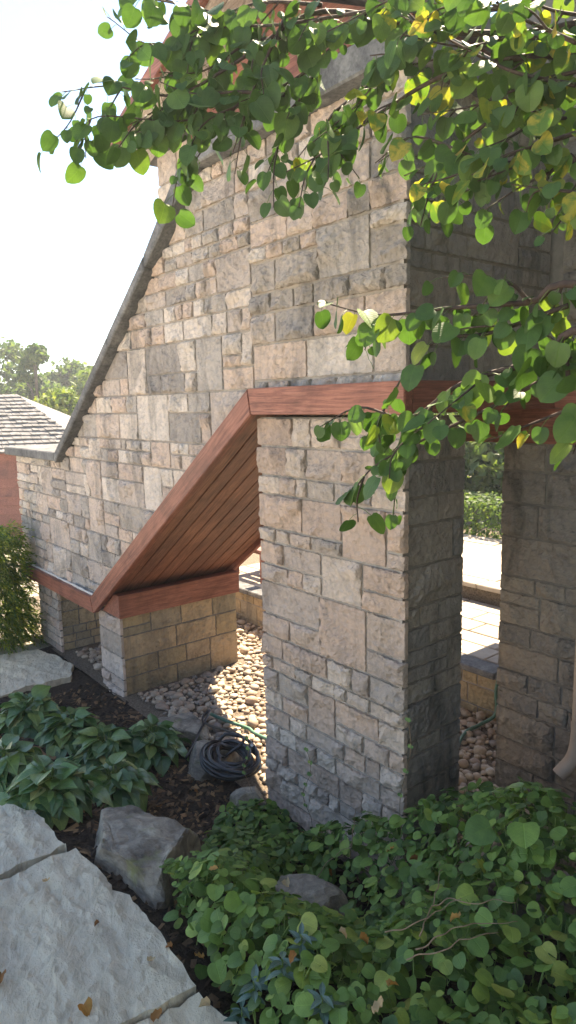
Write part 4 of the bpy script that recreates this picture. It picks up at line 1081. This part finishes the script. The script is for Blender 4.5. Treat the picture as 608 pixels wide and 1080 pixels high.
# blue-green narrow-leaved plants between
PE = leaf_mesh('leaf', LANCE, M['peri'], 0.3, 0.3)
for k, (a, b) in enumerate(((268, 1035), (298, 1010), (255, 1062), (318, 985), (340, 1050))):
    p = surf(a, b, 0.03); t = empty('periwinkle_plant', (p.x, p.y, p.z)); tag(t, ('narrow-leaved blue-green plant nearest the corner slab joint', 'narrow-leaved blue-green plant between the buried grey rock and the slab path', 'lowest narrow-leaved blue-green plant beside the small corner slab', 'narrow-leaved blue-green plant just below the buried grey rock', 'narrow-leaved blue-green plant deep in the ground cover away from the slabs')[k], 'plant', 'blue-green plants in the ground cover')
    g_ = Vector((p.x, p.y, gz(p.x, p.y))); m = MB(); m.tube([g_, p], 0.002, 5); m.build('stalk', M['petiole'], t)
    for i in range(9):
        a_ = i * 2.4; place(PE, 'leaf', p - Z * 0.006 * i, (math.cos(a_), math.sin(a_), rng.uniform(-.1, .6)), (0, 0, 1), rng.uniform(0.035, 0.06), t, 1.1)

# fallen leaves
DL = [leaf_mesh('fallen_leaf', ROUND, M['dead'], f, d, 0.1, wv) for f, d, wv in ((0.9, 0.5, 0.12), (0.5, -0.6, 0.14), (1.3, 0.3, 0.10))]
fl = [(38, 905, 'mat', 'orange fallen leaf on the far flagstone'), (50, 928, 'p', 'small tan fallen leaf on the back edge of the big slab'), (105, 974, 'p', 'tiny cream fallen leaf in the middle of the big slab'),
      (182, 1000, 'p', 'thin pinkish curled leaf on the big slab'), (322 / 2, 1011, 'p', 'dark brown curled leaf near the slab edge by the ground cover'), (88, 1061, 'p', 'round orange-brown fallen leaf on the big slab'),
      (2, 1028, 'p', 'large rusty fallen leaf on the big slab'), (160, 1077, 'p', 'pale fallen leaf in the dark joint between slabs'), (222, 1062, 'p', 'tan curled leaf on the small corner slab')]
for k, (a, b, _, lab) in enumerate(fl):
    zt = 0.395 if k == 0 else 0.46
    p = Vector((*g2(a, b, zt), zt + 0.004)); o = place(DL[k % 3], 'fallen_leaf', p, (rng.uniform(-1, 1), rng.uniform(-1, 1), 0.05), (rng.gauss(0, .15), rng.gauss(0, .15), 1), (0.028, 0.028, 0.018, 0.03, 0.028, 0.036, 0.042, 0.03, 0.035)[k], None, (1, .9, .8, .5, .9, 1.1, 1, 1, .6)[k]) if False else None
    me = DL[k % 3]; o = bpy.data.objects.new('fallen_leaf', me); COL.objects.link(o); o.location = p; s = (0.028, 0.028, 0.018, 0.03, 0.028, 0.036, 0.042, 0.03, 0.035)[k]
    o.scale = (s * (1, .9, .8, .5, .9, 1.1, 1, 1, .6)[k], s, s); o.rotation_euler = (rng.uniform(-.2, .2), rng.uniform(-.2, .2), rng.uniform(0, 6.28)); tag(o, lab, 'leaf', 'fallen leaves on the slabs')
for k, (a, b) in enumerate(((358, 982, ), (408, 898), (440, 907), (410, 1040), (395, 1068), (305, 935), (312, 1005), (215, 1010), (345, 920), (485, 968), (230, 915), (380, 990))):
    p = surf(a, b, 0.05); o = bpy.data.objects.new('fallen_leaf', DL[k % 3]); COL.objects.link(o); o.location = p; s = rng.uniform(0.024, 0.036); o.scale = (s * rng.uniform(.5, .9), s, s)
    o.rotation_euler = (rng.uniform(-.7, .7), rng.uniform(-.7, .7), rng.uniform(0, 6.28)); tag(o, 'dry brown leaf caught in the round-leaved ground cover', 'leaf', 'dry leaves caught in the ground cover')
for k, (a, b) in enumerate(((205, 833), (112, 873), (130, 880), (150, 848), (120, 895), (85, 868), (140, 868), (170, 842), (104, 885))):
    x, y = g2(a, b, 0.2); z = gz(x, y); x, y = g2(a, b, z + 0.02); o = bpy.data.objects.new('fallen_leaf', DL[k % 3]); COL.objects.link(o); o.location = (x, y, gz(x, y) + 0.02); s = rng.uniform(0.018, 0.03); o.scale = (s, s, s)
    o.rotation_euler = (rng.uniform(-.5, .5), rng.uniform(-.5, .5), rng.uniform(0, 6.28)); tag(o, 'dry tan leaf lying on the dark mulch', 'leaf', 'dry leaves on the mulch')

# ------------------------------------------------------------------ hoses
cx_, cy_ = g2(243, 800, 0.13); C0 = Vector((cx_ + 0.0, cy_ + 0.0, 0.145))
tz = Vector((0.06, -0.10, 1)).normalized(); ta = tz.cross(Y).normalized(); tb = tz.cross(ta)
pts = []
rng = random.Random(101)
for i in range(260):
    a = i * 0.26; rr = 0.04 + 0.105 * abs(math.sin(i * 0.041)) ** 0.7 + 0.012 * math.sin(i * 0.173) + rng.uniform(-.004, .004)
    pts.append(C0 + ta * math.cos(a) * rr * 1.35 + tb * math.sin(a) * rr + tz * (0.014 * ((i // 24) % 4) + 0.012 * math.sin(i * 0.37)) - Z * 0.03)
hose = empty('hose_coil', (cx_, cy_, 0.1)); tag(hose, 'coiled black rubber hose lying on a pale rock beside the pier', 'hose')
m = MB(); m.tube(smooth_path(pts, 2), 0.0105, 8); m.build('coil', M['black'], hose, True)
m = MB(); m.tube(smooth_path([pts[0], C0 + Vector((-0.05, 0.13, 0.05)), Vector((*g2(215, 765, .07), .09)), Vector((*g2(222, 757, .07), .12)), Vector((*g2(205, 785, .04), .05)), Vector((*g2(196, 800, .04), .04))], 6), 0.009, 8); m.build('end', M['black'], hose, True)
m = MB(); m.tube([pts[-1], pts[-1] + (pts[-1] - pts[-2]).normalized() * 0.04], 0.013, 10); m.build('fitting', M['metal'], hose, True)
gh = MB(); gh.tube(smooth_path([Vector((*g2(222, 757, .05), .08)), Vector((*g2(240, 762, .05), .06)), Vector((*g2(262, 768, .05), .05)), Vector((*g2(276, 776, .05), .045)), Vector((-0.95, 0.5, 0.05)), Vector((-0.6, 0.62, 0.05)), Vector((-0.42, 0.75, 0.05)),
     Vector((*g2(488, 775, .06), .05)), Vector((*g2(505, 765, .06), .06)), Vector((-0.63, 1.62, 0.12)), Vector((-0.655, 1.66, 0.27)), Vector((-0.63, 1.69, 0.40)), Vector((-0.52, 1.76, 0.45)), Vector((-0.2, 1.88, 0.39)), Vector((0.4, 2.0, 0.37))], 7), 0.0115, 8)
o = gh.build('garden_hose', M['green_hose'], None, True); tag(o, 'green garden hose running over the pebbles and up onto the terrace', 'hose')

# ------------------------------------------------------------------ red chair on the far terrace
ch = empty('garden_chair', (-3.9, 2.3, 0.35)); tag(ch, 'red wooden garden chair on the sunlit terrace behind the short pier', 'chair')
cx0, cy0, cz0 = -4.15, 2.22, 0.345
for dx in (0, 0.5): 
    board([(cy0 - .25, cz0), (cy0 - .18, cz0), (cy0 - .18, cz0 + .32), (cy0 - .25, cz0 + .32)], cx0 + dx, cx0 + dx + .04, M['wood_z'], 'leg', ch, 0.003, 'x')
    board([(cy0 + .55, cz0), (cy0 + .62, cz0), (cy0 - .16, cz0 + .36), (cy0 - .20, cz0 + .28)], cx0 + dx + .045, cx0 + dx + .075, M['wood_y'], 'rail', ch, 0.003, 'x')
    board([(cy0 - .28, cz0 + .325), (cy0 + .4, cz0 + .325), (cy0 + .4, cz0 + .35), (cy0 - .28, cz0 + .35)], cx0 + dx - .04, cx0 + dx + .07, M['wood_y'], 'arm', ch, 0.003, 'x')
for k in range(5):
    y_ = cy0 - .15 + k * .09; z_ = cz0 + .30 - k * .04
    board([(cx0 + .0, z_), (cx0 + .54, z_), (cx0 + .54, z_ + .02), (cx0 + .0, z_ + .02)], y_, y_ + .08, M['wood_x'], 'slat', ch, 0.003)
for k in range(5):
    x_ = cx0 + .05 + k * .095
    board([(cy0 + .28, cz0 + .15), (cy0 + .30, cz0 + .15), (cy0 + .52, cz0 + .75), (cy0 + .50, cz0 + .75)], x_, x_ + .085, M['wood_z'], 'back_slat', ch, 0.003, 'x')

# ------------------------------------------------------------------ shrub, hedge, trees, hut
def leaf_cloud(centers, n, size, rng, squash=1.0):
    mb = MB()
    for k in range(n):
        c, r = centers[rng.randrange(len(centers))]
        d = Vector((rng.gauss(0, 1), rng.gauss(0, 1), rng.gauss(0, 1))).normalized() * r * (rng.random() ** 0.4); d.z *= squash
        p = Vector(c) + d; nr = (d.normalized() * 0.6 + Vector((rng.gauss(0, .6), rng.gauss(0, .6), rng.gauss(0, .6)))).normalized()
        a = nr.orthogonal().normalized(); a = (Matrix.Rotation(rng.uniform(0, 6.28), 3, nr) @ a); b = nr.cross(a); s = size * rng.uniform(0.6, 1.3)
        mb.add([p - a * s * .5, p + b * s * .35 + nr * s * .1, p + a * s * .6, p - b * s * .35 + nr * s * .1], [(0, 1, 2, 3)])
    return mb
def tree_thing(name, base, h, rad, n, size, mat, label, seed, group=None, conic=False, low=0.25):
    r = random.Random(seed); base = Vector(base); t = empty(name, base); tag(t, label, 'tree', group)
    m = MB(); top = base + Vector((r.uniform(-.1, .1) * h, r.uniform(-.1, .1) * h, h * 0.85))
    tr = smooth_path([base - Z * 0.3, base.lerp(top, 0.4) + Vector((r.uniform(-.04, .04) * h, 0, 0)), top], 5); m.tube(tr, [h * 0.028 * (1 - 0.85 * i / len(tr)) for i in range(len(tr))], 8)
    cs = []
    for i in range(34):
        f = r.random(); z = low + (1 - low) * f
        if conic: rr = rad * (1.05 - f)
        else: rr = rad * math.sin(math.pi * (0.12 + 0.83 * f)) 
        a = r.uniform(0, 6.28); q = rr * r.uniform(0.35, 0.95)
        c = base + Vector((math.cos(a) * q, math.sin(a) * q, z * h)); cs.append((c, rad * r.uniform(0.16, 0.34) * (1.15 - 0.6 * f if conic else 1)))
        if i < 14: m.tube([base + Z * (z * h * 0.65), (base + Z * (z * h * 0.8)).lerp(c, .5), c], [h * .010, h * .006, h * .002], 5)
    m.build('trunk', M['bark'], t, True)
    leaf_cloud(cs, n, size, r, 0.75).build('crown', mat, t)
    return t
def gnd_far(p): return p
for k, (u, v, d, h, rad, mat, nm, lab, con) in enumerate([
    (12, 470, 30, 6.2, 3.2, 'crown_deep', 'broadleaf_tree', 'deep green broad tree behind the shingled hut', False),
    (44, 470, 26, 5.4, 1.2, 'crown_deep', 'broadleaf_tree', 'slim green tree above the hut roof', False),
    (78, 470, 33, 5.2, 2.4, 'crown_deep', 'broadleaf_tree', 'dark rounded tree beside the slim tree above the hut roof', False),
    (70, 480, 20, 3.6, 1.5, 'crown_light', 'broadleaf_tree', 'sunlit yellow-green tree beside the hut roof end', False),
    (112, 480, 28, 4.4, 2.4, 'crown_light', 'broadleaf_tree', 'pale sunlit tree half hidden by the sloping coping', False),
    (88, 455, 60, 7.2, 2.4, 'crown_deep', 'broadleaf_tree', 'small far dark tree on the skyline next to the coping', False),
    (-60, 470, 28, 6.5, 3.0, 'crown_deep', 'broadleaf_tree', 'deep green broad tree beyond the hut', False)]):
    p = at(u, v, d); ztop = {0: 372, 1: 368, 2: 388, 3: 418, 4: 398, 5: 392, 6: 372}[k]
    zt = at(u, ztop, d).z; tree_thing(nm, (p.x, p.y, zt - h), h, rad, 5200, 0.26 if d > 22 else 0.17, M[mat], lab, 200 + k, 'trees beyond the hut', con, 0.1)
for k, (u, d, ytop, h, rad, mat, lab) in enumerate([(470, 11, 380, 4.2, 1.7, 'crown_deep', 'dark leafy tree behind the clipped hedge, nearer the corner pier'), (520, 12, 400, 4.0, 1.7, 'crown_light', 'light green tree behind the clipped hedge'), (560, 10.5, 390, 3.6, 1.5, 'crown_deep', 'dark leafy tree behind the clipped hedge, beside the light one'), (280, 13, 470, 3.2, 1.8, 'crown_deep', 'dark leafy tree seen under the soffit')]):
    p = at(u, 500, d); zt = at(u, ytop, d).z; tree_thing('broadleaf_tree', (p.x, p.y, zt - h), h, rad, 5200, 0.15, M[mat], lab, 300 + k, 'trees behind the hedge', False, 0.05)
# clipped hedge
hd = empty('hedge', (-3.3, 5.2, 0.45)); tag(hd, 'clipped dark green hedge with sunlit top behind the terrace', 'hedge')
r = random.Random(401); m = MB()
for k in range(9000):
    x = r.uniform(-6.5, -0.8); f = r.random()
    y = 4.95 + r.uniform(0, 0.9); z = 0.46 + r.uniform(0, 0.42)
    if f < 0.45: y = 4.95 + r.uniform(-.04, .04)
    elif f < 0.8: z = 0.88 + r.uniform(-.04, .03)
    nr = Vector((r.gauss(0, .6), r.gauss(0, .6) - (1 if f < .45 else 0), r.gauss(0, .6) + (1 if .45 <= f < .8 else 0))).normalized(); a = nr.orthogonal().normalized(); b = nr.cross(a); s = r.uniform(.03, .06); p = Vector((x, y, z))
    m.add([p - a * s * .6, p + b * s * .4, p + a * s * .6, p - b * s * .4], [(0, 1, 2, 3)])
m.build('foliage', M['crown_deep'], hd)
m = MB()
for x in np.arange(-6.3, -0.8, 0.4): m.tube([(x, 5.35, 0.44), (x + .03, 5.38, 0.6), (x - .02, 5.35, 0.8)], [0.02, .015, .008], 5)
m.build('stems', M['bark'], hd)

# drooping juniper by the far pier
jb = at(-10, 650, 6.2); jb.z = -0.02; jn = empty('juniper_shrub', jb); tag(jn, 'drooping juniper with yellow-green lit top beside the far pier', 'shrub')
r = random.Random(501); m = MB(); m.tube(smooth_path([jb, jb + Vector((.03, 0, .5)), jb + Vector((-.04, .03, 1.1))], 4), [.05] * 3 + [.03] * 3 + [.012] * 3, 7); m.build('trunk', M['bark'], jn)
m = MB()
for k in range(1300):
    f = r.random(); a = r.uniform(0, 6.28); z = 0.12 + 1.02 * f; rr = (0.40 - 0.10 * f) * r.uniform(0.3, 1)
    c = jb + Vector((math.cos(a) * rr, math.sin(a) * rr, z)); d = Vector((math.cos(a) * .5, math.sin(a) * .5, r.uniform(-1.1, .1))).normalized()
    for q in range(22):
        t = q / 22; p = c + d * 0.2 * t + Vector((0, 0, -0.05 * t * t)); s = 0.045 * (1.15 - t); n_ = Vector((r.gauss(0, 1), r.gauss(0, 1), r.gauss(0, 1))).normalized()
        e = (d + n_ * 0.8).normalized(); b = e.cross(n_).normalized() if e.cross(n_).length > .01 else X
        m.add([p, p + e * s * .6 + b * s * .16, p + e * s * 1.5, p + e * s * .6 - b * s * .16], [(0, 1, 2, 3)])
m.build('foliage', M['needles'], jn)

# hut with the grey shingle roof
hut = empty('shingled_hut', (-13.4, 2.0, -1.2)); tag(hut, 'red board hut with weathered grey shingle roof beyond the wall', 'hut')
def hp(u, v, d): return at(u, v, d)
D0 = 13.2
e0 = at(-60, 480, D0); e1 = at(101, 476, D0); rd0 = at(-60, 416, D0 + 1.6); rd1 = at(18, 416, D0 + 1.6)
zb = e1.z - 0.02; e0.z = e1.z; rd0.z = rd1.z
ux = (e1 - e0); ux.z = 0; ux.normalize(); uy = Vector((-ux.y, ux.x, 0))
if uy.dot(FW) < 0: uy = -uy
Lw = (e1 - e0).length
inset = 0.9
w0 = e0 + uy * 0.3; w1 = e1 - ux * 0.55 + uy * 0.3
zg = -1.75
q = MB(); q.add([Vector((w0.x, w0.y, zg)), Vector((w1.x, w1.y, zg)), Vector((w1.x, w1.y, zb)), Vector((w0.x, w0.y, zb)),
                 Vector((w0.x, w0.y, zg)) + uy * 3, Vector((w1.x, w1.y, zg)) + uy * 3, Vector((w1.x, w1.y, zb)) + uy * 3, Vector((w0.x, w0.y, zb)) + uy * 3],
                [(0, 1, 2, 3), (5, 4, 7, 6), (1, 5, 6, 2), (4, 0, 3, 7)]); hw_ = q.build('wall', M['wood_x'], hut)
zz = zg + 0.02
while zz < zb - 0.1:
    q = MB(); a = w0 - uy * 0.03; b = w1 - uy * 0.03
    q.add([Vector((a.x, a.y, zz)), Vector((b.x, b.y, zz)), Vector((b.x, b.y, zz + .17)) + uy * .02, Vector((a.x, a.y, zz + .17)) + uy * .02, Vector((a.x, a.y, zz)) + uy * .03, Vector((b.x, b.y, zz)) + uy * .03], [(0, 1, 2, 3), (1, 0, 4, 5)])
    q.build('siding_board', M['wood_x'], hw_); zz += 0.18
for t_ in (0.93, 1.0):
    q = MB(); c_ = w0.lerp(w1, t_) - uy * 0.06
    q.add([Vector((c_.x, c_.y, zg)) - ux * .07, Vector((c_.x, c_.y, zg)) + ux * .07, Vector((c_.x, c_.y, zb)) + ux * .07, Vector((c_.x, c_.y, zb)) - ux * .07] + [Vector((c_.x, c_.y, zz_)) + ux * s_ + uy * .1 for s_, zz_ in ((-.07, zg), (.07, zg), (.07, zb), (-.07, zb))], [(0, 1, 2, 3), (0, 3, 7, 4), (1, 5, 6, 2)]); q.build('corner_board', M['wood_z'], hw_)
q = MB(); mid = rd1; b0_ = e0 + uy * 3.4; b1_ = e1 + uy * 3.4
q.add([e0, e1, rd1, rd0, b0_, b1_], [(0, 1, 2, 3), (1, 5, 2), (5, 4, 3, 2), (0, 3, 4)]); rf = q.build('roof', M['shingle'], hut)
r = random.Random(601); q = MB(); rows = 15
for k in range(rows):
    t0, t1 = k / rows, (k + 1.25) / rows
    A0, A1 = e0.lerp(rd0, t0), e1.lerp(rd1, t0); B0, B1 = e0.lerp(rd0, min(1, t1)), e1.lerp(rd1, min(1, t1)); L = (A1 - A0).length; s = 0.0
    nrm = (e1 - e0).cross(rd1 - e1).normalized()
    if nrm.z < 0: nrm = -nrm
    while s < L:
        w_ = r.uniform(0.1, 0.22); a, b = s / L, min(1, (s + w_ - 0.012) / L)
        if b > a:
            j = Vector((0, 0, 0)) - (rd1 - e1).normalized() * r.uniform(0, .02); up_ = nrm * r.uniform(0.03, 0.05)
            p0, p1 = A0.lerp(A1, a) + up_ + j, A0.lerp(A1, b) + up_ + j; p3, p2 = B0.lerp(B1, a) + nrm * .008, B0.lerp(B1, b) + nrm * .008
            q.add([p0, p1, p2, p3, p0 - nrm * .025, p1 - nrm * .025], [(0, 1, 2, 3), (0, 4, 5, 1), (0, 3, 4), (1, 5, 2)])
        s += w_
o = q.build('shingles', M['shingle'], rf); tag(o, kind='stuff')

# ------------------------------------------------------------------ summer haze in the air
m = MB(); m.box(-160, 130, -130, 160, -6.5, 12.0)
hz = m.build('haze', None); tag(hz, 'thin bright summer haze in the air', 'haze', kind='stuff')
hm = bpy.data.materials.new('haze'); hm.use_nodes = True; ht = hm.node_tree; ht.nodes.clear()
ho = ht.nodes.new('ShaderNodeOutputMaterial'); pvn = ht.nodes.new('ShaderNodeVolumePrincipled')
pvn.inputs['Color'].default_value = (0.93, 0.96, 1.0, 1); pvn.inputs['Density'].default_value = 0.0028; pvn.inputs['Anisotropy'].default_value = 0.35
ht.links.new(pvn.outputs[0], ho.inputs['Volume']); hz.data.materials.append(hm)
